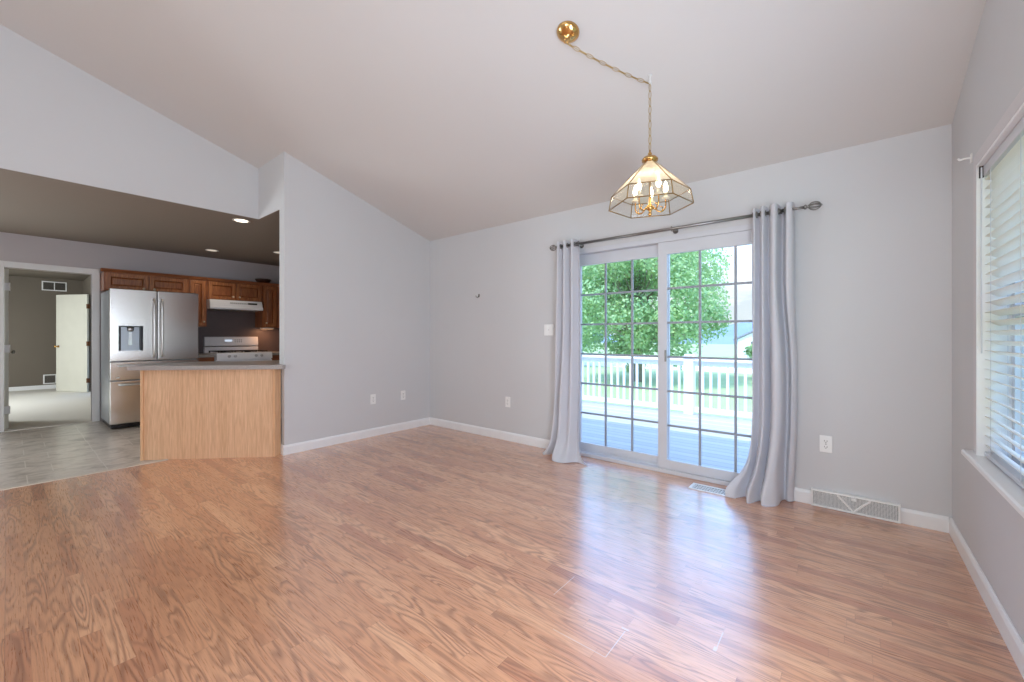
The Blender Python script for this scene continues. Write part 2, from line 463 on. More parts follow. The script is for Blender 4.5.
def tag(o, label=None, cat=None, group=None, kind=None):
    if label: o['label'] = label
    if cat: o['category'] = cat
    if group: o['group'] = group
    if kind: o['kind'] = kind
    return o
def empty(name, loc=(0, 0, 0), rz=0):
    o = bpy.data.objects.new(name, None); col.objects.link(o); o.empty_display_size = .05
    o.location = loc; o.rotation_euler = (0, 0, rz); return o
def struct(o, label, cat): return tag(o, label, cat, kind='structure')
def copy_tree(o, parent=None):
    c = o.copy(); col.objects.link(c)
    if parent is not None: c.parent = parent
    for ch in list(o.children): copy_tree(ch, c)
    return c

# ------------------------------------------------------------------ dimensions
XL, XR, YB, YF = -4.335, .482, 3.575, -4.2         # left, right, back and front walls of the room
XK = -8.05                                         # kitchen's far wall
ZC, SL = 2.45, .306                                # ceiling height at the back wall and its slope
ZK = 2.46                                          # kitchen ceiling
YR = -4.6                                          # ridge
XS = -5.0                                         # soffit face
YW = 1.735                                         # free end of the left wall
def zc(y): return ZC+SL*(YB-y) if y > YR else ZC+SL*(YB-YR)-SL*(YR-y)

# ------------------------------------------------------------------ floors
m = MB().prism([(-5.03, YF), (XR, YF), (XR, YB), (-4.40, YB), (-4.40, 1.74), (-5.03, 1.06)], -.1, 0)
struct(m.build('floor', M['laminate']), 'oak laminate floor of the empty dining room', 'floor')
m = MB().prism([(XK, YF), (-5.03, YF), (-5.03, 1.06), (-4.40, 1.74), (-4.40, YB), (XK, YB)], -.1, -.002)
struct(m.build('floor_kitchen', M['slate']), 'grey slate-look vinyl floor of the kitchen', 'floor')
m = MB().box(-13.9, XK, -2.1, 1.25, -.1, .008)
struct(m.build('floor_bedroom', M['carpet']), 'cream carpet in the room beyond the open doorway', 'floor')
m = MB().prism([(-5.052, 0), (-5.008, 0), (-5.012, .005), (-5.03, .008), (-5.048, .005)], YF, .965, 'y')
struct(m.build('trim_1', simple('pale_transition_strip', (206, 196, 182), .4)), 'pale strip where laminate meets the kitchen vinyl', 'trim')

# ------------------------------------------------------------------ walls
DX0, DX1, DZ = -2.165, -.315, 2.035                # sliding door opening
m = MB()
m.box(-4.45, DX0, YB, YB+.15, -.1, 2.75).box(DX1, XR+.15, YB, YB+.15, -.1, 2.75).box(DX0, DX1, YB, YB+.15, DZ, 2.75)
struct(m.build('wall_back', M['wall']), 'pale grey back wall with the sliding glass door', 'wall')
m = MB().prism([(YW, -.1), (YB, -.1), (YB, zc(YB)+.1), (YW, zc(YW)+.1)], -4.45, XL, 'x')
struct(m.build('wall_left', M['wall']), 'pale grey left wall ending beside the kitchen counter', 'wall')
WY0, WY1, WZ0, WZ1 = 1.80, 2.895, .60, 1.985        # right window opening
m = MB()
m.prism([(WY1, -.1), (YB, -.1), (YB, zc(YB)+.06), (WY1, zc(WY1)+.06)], XR, XR+.15, 'x').prism([(YF, -.1), (WY0, -.1), (WY0, zc(WY0)+.06), (YF, zc(YF)+.06)], XR, XR+.15, 'x')
m.box(XR, XR+.15, WY0, WY1, -.1, WZ0).prism([(WY0, WZ1), (WY1, WZ1), (WY1, zc(WY1)+.06), (WY0, zc(WY0)+.06)], XR, XR+.15, 'x')
struct(m.build('wall_right', M['wall']), 'pale grey right wall with the blinded window', 'wall')
m = MB()
m.box(XK, XR, YF-.15, YF, -.1, zc(YF)+.06)
struct(m.build('wall_front', M['wall']), 'pale grey wall behind the camera', 'wall')
# soffit: upper wall over the kitchen opening, and its return to the left wall's end
ye = YW
poly = [(YF, ZK), (ye, ZK), (ye, zc(ye)+.1), (YF, zc(YF)+.1)]
m = MB().prism(poly, XS-.12, XS, 'x')
struct(m.build('wall_soffit', M['wall']), 'upper wall dropping to the kitchen ceiling', 'wall')
m = MB().box(XS-.12, -4.45, YW, YW+.12, ZK, zc(YW)+.06)
struct(m.build('wall_return', M['wall']), 'short return wall beside the left wall end', 'wall')
# kitchen far wall with the doorway
KY0, KY1, KZ = -.03, .73, 2.03
m = MB()
m.box(XK-.12, XK, YF, KY0, -.1, ZK+.05).box(XK-.12, XK, KY1, YB, -.1, ZK+.05).box(XK-.12, XK, KY0, KY1, KZ, ZK+.05)
struct(m.build('wall_kitchen', M['kwall']), 'grey kitchen wall behind the fridge and cabinets', 'wall')
m = MB().box(XK-.12, -4.45, YB, YB+.15, -.1, ZK+.05)
struct(m.build('wall_kitchen_back', M['kwall']), 'kitchen end wall beyond the range', 'wall')
# bedroom shell
m = MB().box(-13.92, -13.77, -2.1, 1.25, -.1, ZK)
struct(m.build('wall_bedroom_back', M['taupe']), 'taupe wall of the room beyond the doorway', 'wall')
m = MB().box(-13.77, -12.30, 1.10, 1.25, -.1, ZK).box(-11.5, XK-.12, 1.10, 1.25, -.1, ZK).box(-12.30, -11.5, 1.10, 1.25, 2.06, ZK)
struct(m.build('wall_bedroom_right', M['taupe']), 'taupe side wall holding the inner door', 'wall')
m = MB().box(-13.92, XK-.12, -2.25, -2.1, -.1, ZK)
struct(m.build('wall_bedroom_left', M['taupe']), 'taupe side wall of the room beyond', 'wall')
m = MB().box(-12.4, -11.4, 1.25, 2.3, -.1, -.0).box(-12.4, -11.4, 2.3, 2.4, -.1, 2.2)
struct(m.build('wall_closet', M['taupe']), 'dark closet wall behind the inner door', 'wall')

# ------------------------------------------------------------------ ceilings and roof
t_ = .12
m = MB().prism([(YB+.15, zc(YB+.15)), (YF-.15, zc(YF-.15)), (YF-.15, zc(YF-.15)+t_), (YB+.15, zc(YB+.15)+t_)], XS-.12, XR+.15, 'x')
struct(m.build('ceiling', M['ceil']), 'sloping white vaulted ceiling', 'ceiling')
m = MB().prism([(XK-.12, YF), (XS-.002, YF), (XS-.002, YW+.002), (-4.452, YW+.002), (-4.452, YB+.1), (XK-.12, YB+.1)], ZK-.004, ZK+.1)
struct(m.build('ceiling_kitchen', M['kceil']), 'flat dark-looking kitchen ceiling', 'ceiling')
m = MB().box(-13.92, XK-.12, -2.25, 2.4, ZK, ZK+.1)
struct(m.build('ceiling_bedroom', M['taupe']), 'ceiling of the room beyond the doorway', 'ceiling')
r0 = .16
m = MB().prism([(4.1, zc(4.1)+r0), (-4.6, zc(-4.6)+r0), (-4.6, zc(-4.6)+r0+.1), (4.1, zc(4.1)+r0+.1)], -14.2, 1.0, 'x')
struct(m.build('roof', M['roof']), 'house roof above the rooms', 'roof')

# ------------------------------------------------------------------ baseboards
def base_profile_x(x0, x1, y, sgn, name, label):   # along X, proud toward sgn*Y
    p = [(y, 0), (y+sgn*.014, 0), (y+sgn*.014, .075), (y+sgn*.009, .088), (y+sgn*.004, .094), (y, .094)]
    struct(MB().prism(p, x0, x1, 'x').build(name, M['trim']), label, 'baseboard')
def base_profile_y(y0, y1, x, sgn, name, label):
    p = [(x, 0), (x+sgn*.014, 0), (x+sgn*.014, .075), (x+sgn*.009, .088), (x+sgn*.004, .094), (x, .094)]
    struct(MB().prism(p, y0, y1, 'y').build(name, M['trim']), label, 'baseboard')
base_profile_x(XL+.014, DX0-.005, YB, -1, 'baseboard_back', 'white baseboard left of the sliding door')
base_profile_x(DX1+.005, XR-.014, YB, -1, 'baseboard_back_corner', 'white baseboard right of the sliding door')
base_profile_y(YF, YB, XR, -1, 'baseboard_right', 'white baseboard under the blinded window')
m = MB()
p = [(0, 0), (.014, 0), (.014, .075), (.009, .088), (.004, .094), (0, .094)]
m.prism([(XL+a_, b_) for a_, b_ in p], YW-.014, YB, 'y')
m.prism([(YW-a_, b_) for a_, b_ in p], -4.45, XL, 'x')
struct(m.build('baseboard_left', M['trim']), 'white baseboard along the left wall and round its end', 'baseboard')
base_profile_y(-2.1, 1.1, -13.77, 1, 'baseboard_bedroom', 'white baseboard in the room beyond the doorway')
base_profile_y(YF, KY0-.075, XK, 1, 'baseboard_kitchen', 'white baseboard left of the kitchen doorway')

# ------------------------------------------------------------------ doorway casing, bedroom door, inner door
m = MB()
c0 = .075
m.box(XK-.125, XK+.016, KY0-c0, KY0, 0, KZ+c0, .004).box(XK-.125, XK+.016, KY1, KY1+c0, 0, KZ+c0, .004).box(XK-.125, XK+.016, KY0, KY1, KZ, KZ+c0, .004)
struct(m.build('trim_2', M['trim']), 'white casing of the kitchen doorway', 'trim')

def panel_door(name, label, L, H, T, mat, hinges_x, knob_x):
    root = empty(name)
    m = MB().box(0, L, 0, T, .012, H, .003)
    m.build('leaf', mat, root)
    m = MB()
    for z in (.25, 1.02, 1.8): m.box(-.012, .022, -.006, T*.6, z-.045, z+.045, .003)
    for i, z in enumerate((.25, 1.02, 1.8)):
        q = MB().box(-.012, .02, -.008, T+.004, z-.048, z+.048, .003)
        q.lathe([(.007, z-.05), (.007, z+.05)], (-.01, -.006, 0), 10)
        q.build('hinge', M['hinge'], root)
    m.bm.free()
    for s_, y in (('y', T), ('-y', 0)):
        q = MB().lathe([(.026, 0), (.026, .006), (.012, .01), (.011, .035), (.024, .042), (.027, .056), (.02, .068), (0, .07)], (knob_x, y, .96), 16, s_)
        q.build('knob', M['brass'] if s_ == 'y' else M['nickel'], root, True)
    return root
d = panel_door('door_2', '', .74, 2.02, .036, M['doorpaint'], 0, .68)
d.location = (XK-.135, KY0+.036, 0); d.rotation_euler = (0, 0, PI+math.radians(1.0))
for ch in d.children:
    if ch.name.startswith('hinge'): ch.data.materials[0] = M['plate']
struct(d, 'white door swung open at the left of the kitchen doorway, seen edge-on', 'door')
d = panel_door('door_3', '', .80, 2.05, .036, M['doorpaint'], 0, .74)
d.location = (-12.305, 1.075, 0); d.rotation_euler = (0, 0, math.radians(210))
struct(d, 'white flush door ajar in the far room', 'door')

def vent(name, label, y0, y1, z0, z1, x):
    root = empty(name, (x, (y0+y1)/2, z0))
    m = MB(); f = .022
    m.frame('x', x, x+.012, y0, y1, z0, z1, f, b=.002)
    m.box(x, x+.012, (y0+y1)/2-.008, (y0+y1)/2+.008, z0+f, z1-f, .002)
    m.build('frame', M['plate'], root)
    MB().box(x, x+.002, y0+f, y1-f, z0+f, z1-f).build('backing', M['dark'], root)
    m = MB(); n = 9
    for i in range(n):
        z = z0+f+(i+.5)*(z1-z0-2*f)/n
        m.prism([(x+.002, z+.004), (x+.010, z-.004), (x+.010, z-.0055), (x+.002, z+.002)], y0+f, y1-f, 'y')
    m.build('louvers', simple('grey_louver', (128, 122, 112), .5), root)
    return tag(root, label, 'vent')
vent('wall_vent', 'white vent grille high on the taupe wall above the far door', .469, .846, 2.19, 2.396, -13.77)
vent('wall_vent', 'white vent grille low on the taupe wall, partly behind the far door', .49, .87, .115, .325, -13.77)

# ------------------------------------------------------------------ sliding glass door
def sliding_door():
    root = empty('door_1', ((DX0+DX1)/2, YB+.05, 0))
    y0, y1 = YB-.004, YB+.13
    m = MB(); f = .045
    m.frame('y', y0, y1, DX0, DX1, 0, DZ, f, .035, None, f, b=.004)
    m.box(DX0+f, DX1-f, y0+.055, y0+.061, .035, .05)
    m.build('frame', M['vinyl'], root)
    xm = -1.245
    def sash(name, xa, xb, ya, yb, glass_x, cols):
        st, top, bot = .0, DZ-.045, .037
        g0, g1 = glass_x; gz0, gz1 = .115, 1.885
        m = MB()
        m.frame('y', ya, yb, xa, xb, bot, top, g0-xa, gz0-bot, xb-g1, top-gz1, b=.003)
        s_ = m.build(name, M['vinyl'], root)
        ymid = (ya+yb)/2
        MB().box(g0, g1, ymid-.003, ymid+.003, gz0, gz1).build('glass_pane', M['glass'], s_)
        m = MB(); b_ = .009
        for i in range(1, 3):
            x = g0+(g1-g0)*i/3
            m.box(x-b_, x+b_, ymid-.009, ymid+.009, gz0, gz1, .002)
        for i in range(1, 6):
            z = gz0+(gz1-gz0)*i/6
            m.box(g0, g1, ymid-.0085, ymid+.0085, z-b_, z+b_, .002)
        m.build('muntin_grid', M['muntin'], s_)
        return s_
    s1 = sash('fixed_panel', DX0+f, xm+.035, YB+.070, YB+.105, (-2.085, -1.282), 3)
    s2 = sash('sliding_panel', xm-.04, DX1-f, YB+.012, YB+.047, (-1.207, -.418), 3)
    MB().box(-1.222, -1.209, YB-.008, YB+.014, .96, 1.06, .003).build('latch', M['nickel'], s2)
    return struct(root, 'white sliding glass patio door with gridded panes', 'door')
M['muntin'] = simple('grey_white_muntin', (150, 155, 162), .4, 0, .02, 6)
sliding_door()

# ------------------------------------------------------------------ right window with its blind
def right_window():
    root = empty('window_1', (XR, (WY0+WY1)/2, WZ0))
    m = MB(); c = .06
    # casing on the wall face, and jamb liners in the opening
    m.frame('x', XR-.012, XR, WY0-c, WY1+c, WZ0-.02, WZ1+c, c-.004, .015, None, c-.004, b=.004)
    m.build('casing', M['casing'], root)
    m = MB().frame('x', XR-.0135, XR+.15, WY0+.0005, WY1-.0005, WZ0+.0005, WZ1-.0005, .012)
    m.build('jamb', M['trim'], root)
    MB().prism([(XR-.045, WZ0-.005), (XR-.045, WZ0+.012), (XR-.038, WZ0+.018), (XR+.12, WZ0+.018), (XR+.12, WZ0+.0005), (XR-.003, WZ0+.0005), (XR-.003, WZ0-.005)], WY0-.11, WY1+.11, 'y').build('sill', M['trim'], root)
    x0, x1 = XR+.095, XR+.135; f = .04
    m = MB(); zm = (WZ0+WZ1)/2
    ya, yb, za, zb = WY0+.012, WY1-.012, WZ0+.018, WZ1-.012
    m.frame('x', x0, x1, ya, yb, za, zb, f).box(x0, x1, ya+f, yb-f, zm-.025, zm+.025)
    m.build('sash', M['vinyl'], root)
    MB().box(x0+.017, x0+.021, ya+f, yb-f, za+f, zm-.025).build('glass_pane', M['glass'], root)
    MB().box(x0+.017, x0+.021, ya+f, yb-f, zm+.025, zb-f).build('glass_pane', M['glass'], root)
    return struct(root, 'white window in the right wall', 'window')
M['casing'] = simple('soft_white_casing', (210, 206, 207), .5, 0, .01, 4)
right_window()

def blind():
    ya, yb = WY0+.016, WY1-.0135; x = XR+.034
    root = empty('window_blind', (x, (ya+yb)/2, WZ1-.02))
    MB().box(x-.028, x+.028, ya, yb, WZ1-.06, WZ1-.014, .004).build('head_rail', M['vinyl'], root)
    z0 = WZ0+.065; n = 29; zt = WZ1-.085
    for i in range(n):
        z = z0+(zt-z0)*i/(n-1)
        t = bmesh.new(); mb = MB()
        pr = []
        for k in range(7):
            u = -1+2*k/6; pr.append((u*.024, .0028*(1-u*u)))
        low = [(a_, b_-.0022) for a_, b_ in reversed(pr)]
        t.free()
        ang = math.radians(-24)
        P = [(x+a_*math.cos(ang)-b_*math.sin(ang), z+a_*math.sin(ang)+b_*math.cos(ang)) for a_, b_ in pr+low]
        mb.prism(P, ya+.004, yb-.004, 'y').build('slat', M['blind'], root)
    MB().box(x-.024, x+.024, ya+.003, yb-.003, WZ0+.024, WZ0+.044, .004).build('bottom_rail', M['vinyl'], root)
    for y in (yb-.12, (ya+yb)/2, ya+.12):
        for xx in (x-.025, x+.025): MB().tube([(xx, y, WZ1-.06), (xx, y, WZ0+.04)], .0012, 5).build('ladder_cord', M['vinyl'], root)
    MB().tube([(x-.04, yb-.05, WZ1-.03), (x-.042, yb-.05, 1.5), (x-.04, yb-.052, 1.1)], .003, 6).build('tilt_wand', M['vinyl'], root)
    m = MB().box(x-.040, x-.026, yb-.010, yb+.006, WZ1-.066, WZ1-.012, .001)
    m.build('mounting_bracket', M['dark'], root)
    return tag(root, 'white horizontal slatted blind in the right wall window', 'blind')
blind()

# ------------------------------------------------------------------ curtain rod and curtains
RZ, RY = 2.067, 3.47
def curtain_rod():
    root = empty('curtain_rod', (-1.23, RY, RZ))
    MB().tube([(-2.24, RY, RZ), (-.30, RY, RZ)], .0125, 14).build('rod', M['nickel'], root, True)
    MB().tube([(-.31, RY, RZ), (-.235, RY, RZ)], .009, 12).build('rod_end', M['nickel'], root, True)
    for sx, x0 in ((-1, -2.24), (1, -.235)):
        f = MB()
        ax = 'x' if sx > 0 else '-x'
        f.lathe([(.013, 0), (.016, .004), (.016, .012), (.009, .017), (.009, .022), (.014, .026), (.01, .03)], (x0, RY, RZ), 16, ax)
        # open cage ball of four curved bars
        cx = x0+sx*.060
        for k in range(4):
            a0 = k*PI/4
            pts = []
            for j in range(20):
                th = 2*PI*j/20
                pts.append((cx+sx*.034*math.cos(th), RY+.028*math.sin(th)*math.cos(a0), RZ+.028*math.sin(th)*math.sin(a0)))
            f.tube(pts, .0032, 6, closed=True)
        f.lathe([(0, 0), (.007, .003), (.008, .008), (0, .014)], (cx+sx*.03, RY, RZ), 10, ax)
        f.build('finial', M['nickel'], root, True)
    for x in (-2.03, -1.13, -.375):
        b = MB()
        b.lathe([(.022, 0), (.022, .004), (.008, .008), (.007, YB-RY-.018)], (x, YB, RZ), 14, '-y')
        pts = [(x, RY+.016*math.cos(t), RZ+.016*math.sin(t)) for t in [math.radians(q) for q in range(-10, -351, -20)]]
        b.tube([(x, p_[1], p_[2]) for p_ in pts], .004, 6)
        b.build('bracket', M['nickel'], root, True)
    return tag(root, 'brushed nickel curtain rod with cage finials above the sliding door', 'curtain rod')
curtain_rod()

def catmull(vals, t):
    n = len(vals)-1; s = min(max(t, 0), 1)*n; i = min(int(s), n-1); f = s-i
    p0, p1, p2, p3 = vals[max(i-1, 0)], vals[i], vals[i+1], vals[min(i+2, n)]
    return .5*((2*p1)+(-p0+p2)*f+(2*p0-5*p1+4*p2-p3)*f*f+(-p0+3*p1-3*p2+p3)*f**3)

def curtain(name, label, rows, grom):
    """rows: list of (z, [(x, y) control points along the folds]) from the top down"""
    root = empty(name, (sum(p[0] for p in rows[-1][1])/len(rows[-1][1]), RY, 0))
    nu, nv = 110, 60
    zs = [r[0] for r in rows]
    bm = bmesh.new(); grid = []
    for j in range(nv+1):
        tv = j/nv
        k = len(rows)
        z = catmull(zs, tv) if k > 1 else zs[0]
        line = []
        for i in range(nu+1):
            u = i/nu
            x = catmull([catmull([p[0] for p in r[1]], u) for r in rows], tv)
            y = catmull([catmull([p[1] for p in r[1]], u) for r in rows], tv)
            line.append(bm.verts.new((x, y, max(z, .004))))
        grid.append(line)
    for j in range(nv):
        for i in range(nu):
            bm.faces.new((grid[j][i], grid[j+1][i], grid[j+1][i+1], grid[j][i+1]))
    me = bpy.data.meshes.new('cloth'); bm.to_mesh(me); bm.free(); me.shade_smooth(); me.materials.append(M['curtain'])
    o = bpy.data.objects.new('cloth', me); col.objects.link(o); o.parent = root; o.matrix_parent_inverse = root.matrix_basis.inverted()
    md = o.modifiers.new('thickness', 'SOLIDIFY'); md.thickness = .0025; md.offset = 0
    for gx in grom:
        pts = [(gx, RY+.021*math.cos(t), RZ+.021*math.sin(t)) for t in [2*PI*q/18 for q in range(18)]]
        MB().tube(pts, .0045, 6, closed=True).build('grommet', M['nickel'], root, True)
    return tag(root, label, 'curtain', 'curtains at the sliding door')

def folds(x0, x1, yc, amp, n, phase=0, skew=0):
    out = []
    for i in range(n):
        s = i/(n-1)
        out.append((x0+(x1-x0)*s, yc+amp*(1 if (i+phase) % 2 else -1)+skew*s))
    return out
# left curtain: x right edge to left edge order does not matter
def fl(spec, dy=0, sx=1, x0=0): return [(x0+(x-x0)*sx, y+dy) for x, y in spec]
La = [(-2.25, 3.50), (-2.225, 3.435), (-2.185, 3.505), (-2.15, 3.43), (-2.105, 3.505), (-2.065, 3.43), (-2.025, 3.50), (-1.99, 3.46)]
Lb = [(-2.29, 3.50), (-2.265, 3.45), (-2.215, 3.50), (-2.165, 3.385), (-2.10, 3.44), (-2.045, 3.375), (-1.995, 3.45), (-1.955, 3.40)]
Lc = [(-2.34, 3.42), (-2.30, 3.37), (-2.245, 3.47), (-2.185, 3.29), (-2.10, 3.30), (-2.03, 3.29), (-1.975, 3.38), (-1.90, 3.33)]
Ld = [(-2.38, 3.40), (-2.33, 3.36), (-2.26, 3.45), (-2.18, 3.27), (-2.10, 3.235), (-2.03, 3.26), (-1.96, 3.35), (-1.83, 3.33)]
curtain('curtain', 'pale grey grommet curtain at the left end of the rod, hem spread on the floor',
        [(2.115, La), (2.0, La), (1.6, fl(La, -.004, 1.04, -2.12)), (1.1, fl(La, -.012, 1.12, -2.12)), (.6, Lb), (.22, fl(Lb, -.035, 1.06, -2.12)), (.06, Lc), (.004, Ld)],
        [-2.237, -2.205, -2.168, -2.128, -2.085, -2.045, -2.008])
Ra = [(-.55, 3.49), (-.53, 3.44), (-.505, 3.50), (-.475, 3.425), (-.447, 3.50), (-.42, 3.425), (-.392, 3.425), (-.375, 3.53), (-.352, 3.53), (-.335, 3.45), (-.305, 3.455), (-.292, 3.50)]
Rb = [(-.545, 3.48), (-.54, 3.44), (-.505, 3.49), (-.47, 3.39), (-.435, 3.48), (-.41, 3.39), (-.365, 3.40), (-.35, 3.53), (-.33, 3.54), (-.312, 3.49), (-.29, 3.50), (-.28, 3.53)]
Rc = [(-.58, 3.43), (-.56, 3.40), (-.525, 3.47), (-.50, 3.345), (-.455, 3.45), (-.435, 3.355), (-.385, 3.37), (-.365, 3.52), (-.345, 3.545), (-.325, 3.50), (-.30, 3.51), (-.29, 3.545)]
Rd = [(-.69, 3.34), (-.635, 3.345), (-.575, 3.43), (-.545, 3.30), (-.485, 3.41), (-.46, 3.32), (-.385, 3.37), (-.37, 3.50), (-.352, 3.545), (-.335, 3.52), (-.312, 3.53), (-.30, 3.55)]
curtain('curtain', 'pale grey grommet curtain at the right end of the rod, hem over the floor register',
        [(2.115, Ra), (2.0, Ra), (1.5, Ra), (1.0, fl(Rb, .012)), (.55, Rb), (.25, Rc), (.07, Rd), (.004, fl(Rd, -.012, 1.02, -.40))],
        [-.54, -.517, -.49, -.461, -.433, -.383, -.344])

# ------------------------------------------------------------------ chandelier
def chandelier():
    C = Vector((-.941, 2.49, 0)); A = Vector((-1.243, 2.03, 0))
    root = empty('chandelier', (C.x, C.y, zc(C.y)))
    n_c = Vector((0, SL, 1)).normalized()         # ceiling normal (up)
    rot = Vector((0, 0, 1)).rotation_difference(-n_c).to_matrix().to_4x4()
    ca = Vector((A.x, A.y, zc(A.y)))
    can = MB(); can.lathe([(.066, 0), (.066, .006), (.058, .016), (.045, .028), (.028, .036), (.012, .04), (.010, .05), (0, .052)], (0, 0, 0), 28, mat=Matrix.Translation(ca) @ rot)
    canopy = can.build('canopy', M['brass'], root, True)
    q = ca-n_c*.062
    pts = [(q.x+.014*math.cos(t), q.y, q.z+.014*math.sin(t)) for t in [2*PI*k/14 for k in range(14)]]
    MB().tube(pts, .003, 6, closed=True).build('loop', M['brass'], canopy, True)
    hk = Vector((C.x, C.y, zc(C.y)))
    hook = MB(); hook.lathe([(.012, 0), (.012, .004), (.004, .006), (.003, .03)], (hk.x, hk.y, hk.z), 10, '-z')
    pts = [(hk.x, hk.y+.014*math.sin(t), hk.z-.044+.014*math.cos(t)) for t in [math.radians(z_) for z_ in range(0, 300, 20)]]
    hook.tube(pts, .003, 6); hook.build('ceiling_hook', M['plate'], root, True)
    def chain(path, name):
        # path sampled at even spacing; elongated links turned alternately
        m = MB(); L = .052
        lens = [0]
        for a_, b_ in zip(path, path[1:]): lens.append(lens[-1]+(b_-a_).length)
        def at(s):
            for i in range(len(path)-1):
                if s <= lens[i+1] or i == len(path)-2:
                    f = (s-lens[i])/max(lens[i+1]-lens[i], 1e-6); return path[i].lerp(path[i+1], f), (path[i+1]-path[i]).normalized()
        n = int(lens[-1]/(L*.84))
        for k in range(n):
            p_, d_ = at((k+.5)*lens[-1]/n)
            sd_ = d_.cross(Vector((.3, .9, .2))).normalized(); up_ = d_.cross(sd_).normalized()
            w_ = sd_ if k % 2 else up_
            pts = []
            for j in range(12):
                t = 2*PI*j/12
                pts.append(p_+d_*(L/2*math.cos(t))+w_*((.0095*math.sin(t))))
            m.tube(pts, .0017, 5, closed=True)
        m.tube(path, .0013, 5)
        return m.build(name, M['chain'], root, True)
    start = q-Vector((0, 0, .014)); end = Vector((hk.x, hk.y, hk.z-.056))
    path = []
    for i in range(13):
        f = i/12; p_ = start.lerp(end, f); p_.z -= .035*4*f*(1-f)*.4; path.append(p_)
    chain(path, 'swag_chain')
    chain([end, Vector((C.x, C.y, 2.315))], 'hanging_chain')
    cap = MB(); cap.lathe([(.034, 2.238), (.036, 2.246), (.047, 2.252), (.049, 2.262), (.038, 2.275), (.018, 2.284), (.012, 2.292), (.012, 2.30), (.006, 2.306), (.006, 2.318), (0, 2.318)], (C.x, C.y, 0), 24)
    cap.build('cap', M['brass'], root, True)
    # hexagonal shade
    a0 = math.radians(20.3)
    def V(k, R, z): return Vector((C.x+R*math.cos(a0+k*PI/3), C.y+R*math.sin(a0+k*PI/3), z))
    R0, R1, R2, z0, z1, z2 = .036, .230, .246, 2.242, 2.056, 1.972
    shade = MB()
    for k in range(6):
        shade.tube([V(k, R0, z0), V(k, R1, z1), V(k, R2, z2)], .0032, 6)
        shade.tube([V(k, R1, z1), V(k+1, R1, z1)], .003, 6)
        shade.tube([V(k, R2, z2), V(k+1, R2, z2)], .0034, 6)
    sh = shade.build('shade_frame', M['brass_dark'], root, True)
    for k in range(6):
        for nm, ra, za, rb, zb, mt in (('roof_pane', R0, z0, R1, z1, 'etched'), ('skirt_pane', R1, z1, R2, z2, 'lampglass')):
            bm = bmesh.new()
            vs = [V(k, ra, za), V(k+1, ra, za), V(k+1, rb, zb), V(k, rb, zb)]
            nn = (vs[1]-vs[0]).cross(vs[3]-vs[0]).normalized()*.0012
            lo = [bm.verts.new(v_-nn) for v_ in vs]; hi = [bm.verts.new(v_+nn) for v_ in vs]
            bm.faces.new(lo); bm.faces.new(hi[::-1])
            for i in range(4): bm.faces.new((lo[i], hi[i], hi[(i+1) % 4], lo[(i+1) % 4]))
            bmesh.ops.recalc_face_normals(bm, faces=bm.faces)
            mb = MB(); mb.merge(bm); mb.build(nm, M[mt], sh)
    # centre stem and scrolling arms with candle bulbs
    st = MB(); st.lathe([(0, 1.915), (.008, 1.918), (.013, 1.926), (.008, 1.936), (.006, 1.945), (.02, 1.955), (.024, 1.967), (.016, 1.98), (.007, 1.99), (.007, 2.24), (0, 2.24)], (C.x, C.y, 0), 16)
    st.build('stem', M['brass'], root, True)
    for k in range(5):
        a_ = math.radians(250)+k*2*PI/5; dx, dy = math.cos(a_), math.sin(a_)
        prof = [(.018, 1.978), (.036, 1.955), (.06, 1.94), (.083, 1.95), (.094, 1.975), (.094, 2.02)]
        ar = MB(); pts = []
        for i in range(16):
            t = i/15; r = catmull([p_[0] for p_ in prof], t); z = catmull([p_[1] for p_ in prof], t)
            pts.append((C.x+dx*r, C.y+dy*r, z))
        ar.tube(pts, .0042, 6)
        # inner scroll
        sc_ = []
        for i in range(16):
            t = i/15*1.6*PI; r_ = .022*(1-.5*i/15)
            sc_.append((C.x+dx*(.062+r_*math.cos(t+PI)), C.y+dy*(.062+r_*math.cos(t+PI)), 1.962+r_*math.sin(t+PI)))
        ar.tube(sc_, .003, 6)
        arm = ar.build('arm', M['brass'], root, True)
        cx, cy = C.x+dx*.094, C.y+dy*.094
        MB().lathe([(.006, 2.016), (.022, 2.022), (.024, 2.027), (.011, 2.029), (.010, 2.058), (.008, 2.06)], (cx, cy, 0), 14).build('candle_cup', M['ivory'], arm, True)
        MB().lathe([(.007, 2.058), (.012, 2.07), (.014, 2.084), (.011, 2.102), (.005, 2.12), (0, 2.128)], (cx, cy, 0), 14).build('bulb', M['bulb'], arm, True)
    return tag(root, 'lit brass chandelier with six-sided glass shade on a swagged chain', 'chandelier')
M['brass_dark'] = simple('aged_brass_came', (150, 120, 74), .35, .9, .08, 20)
M['chain'] = simple('brass_chain', (188, 160, 104), .28, 1, .05, 20)
M['ivory'] = simple('ivory_candle', (232, 222, 196), .5, 0, .02, 20)
chandelier()

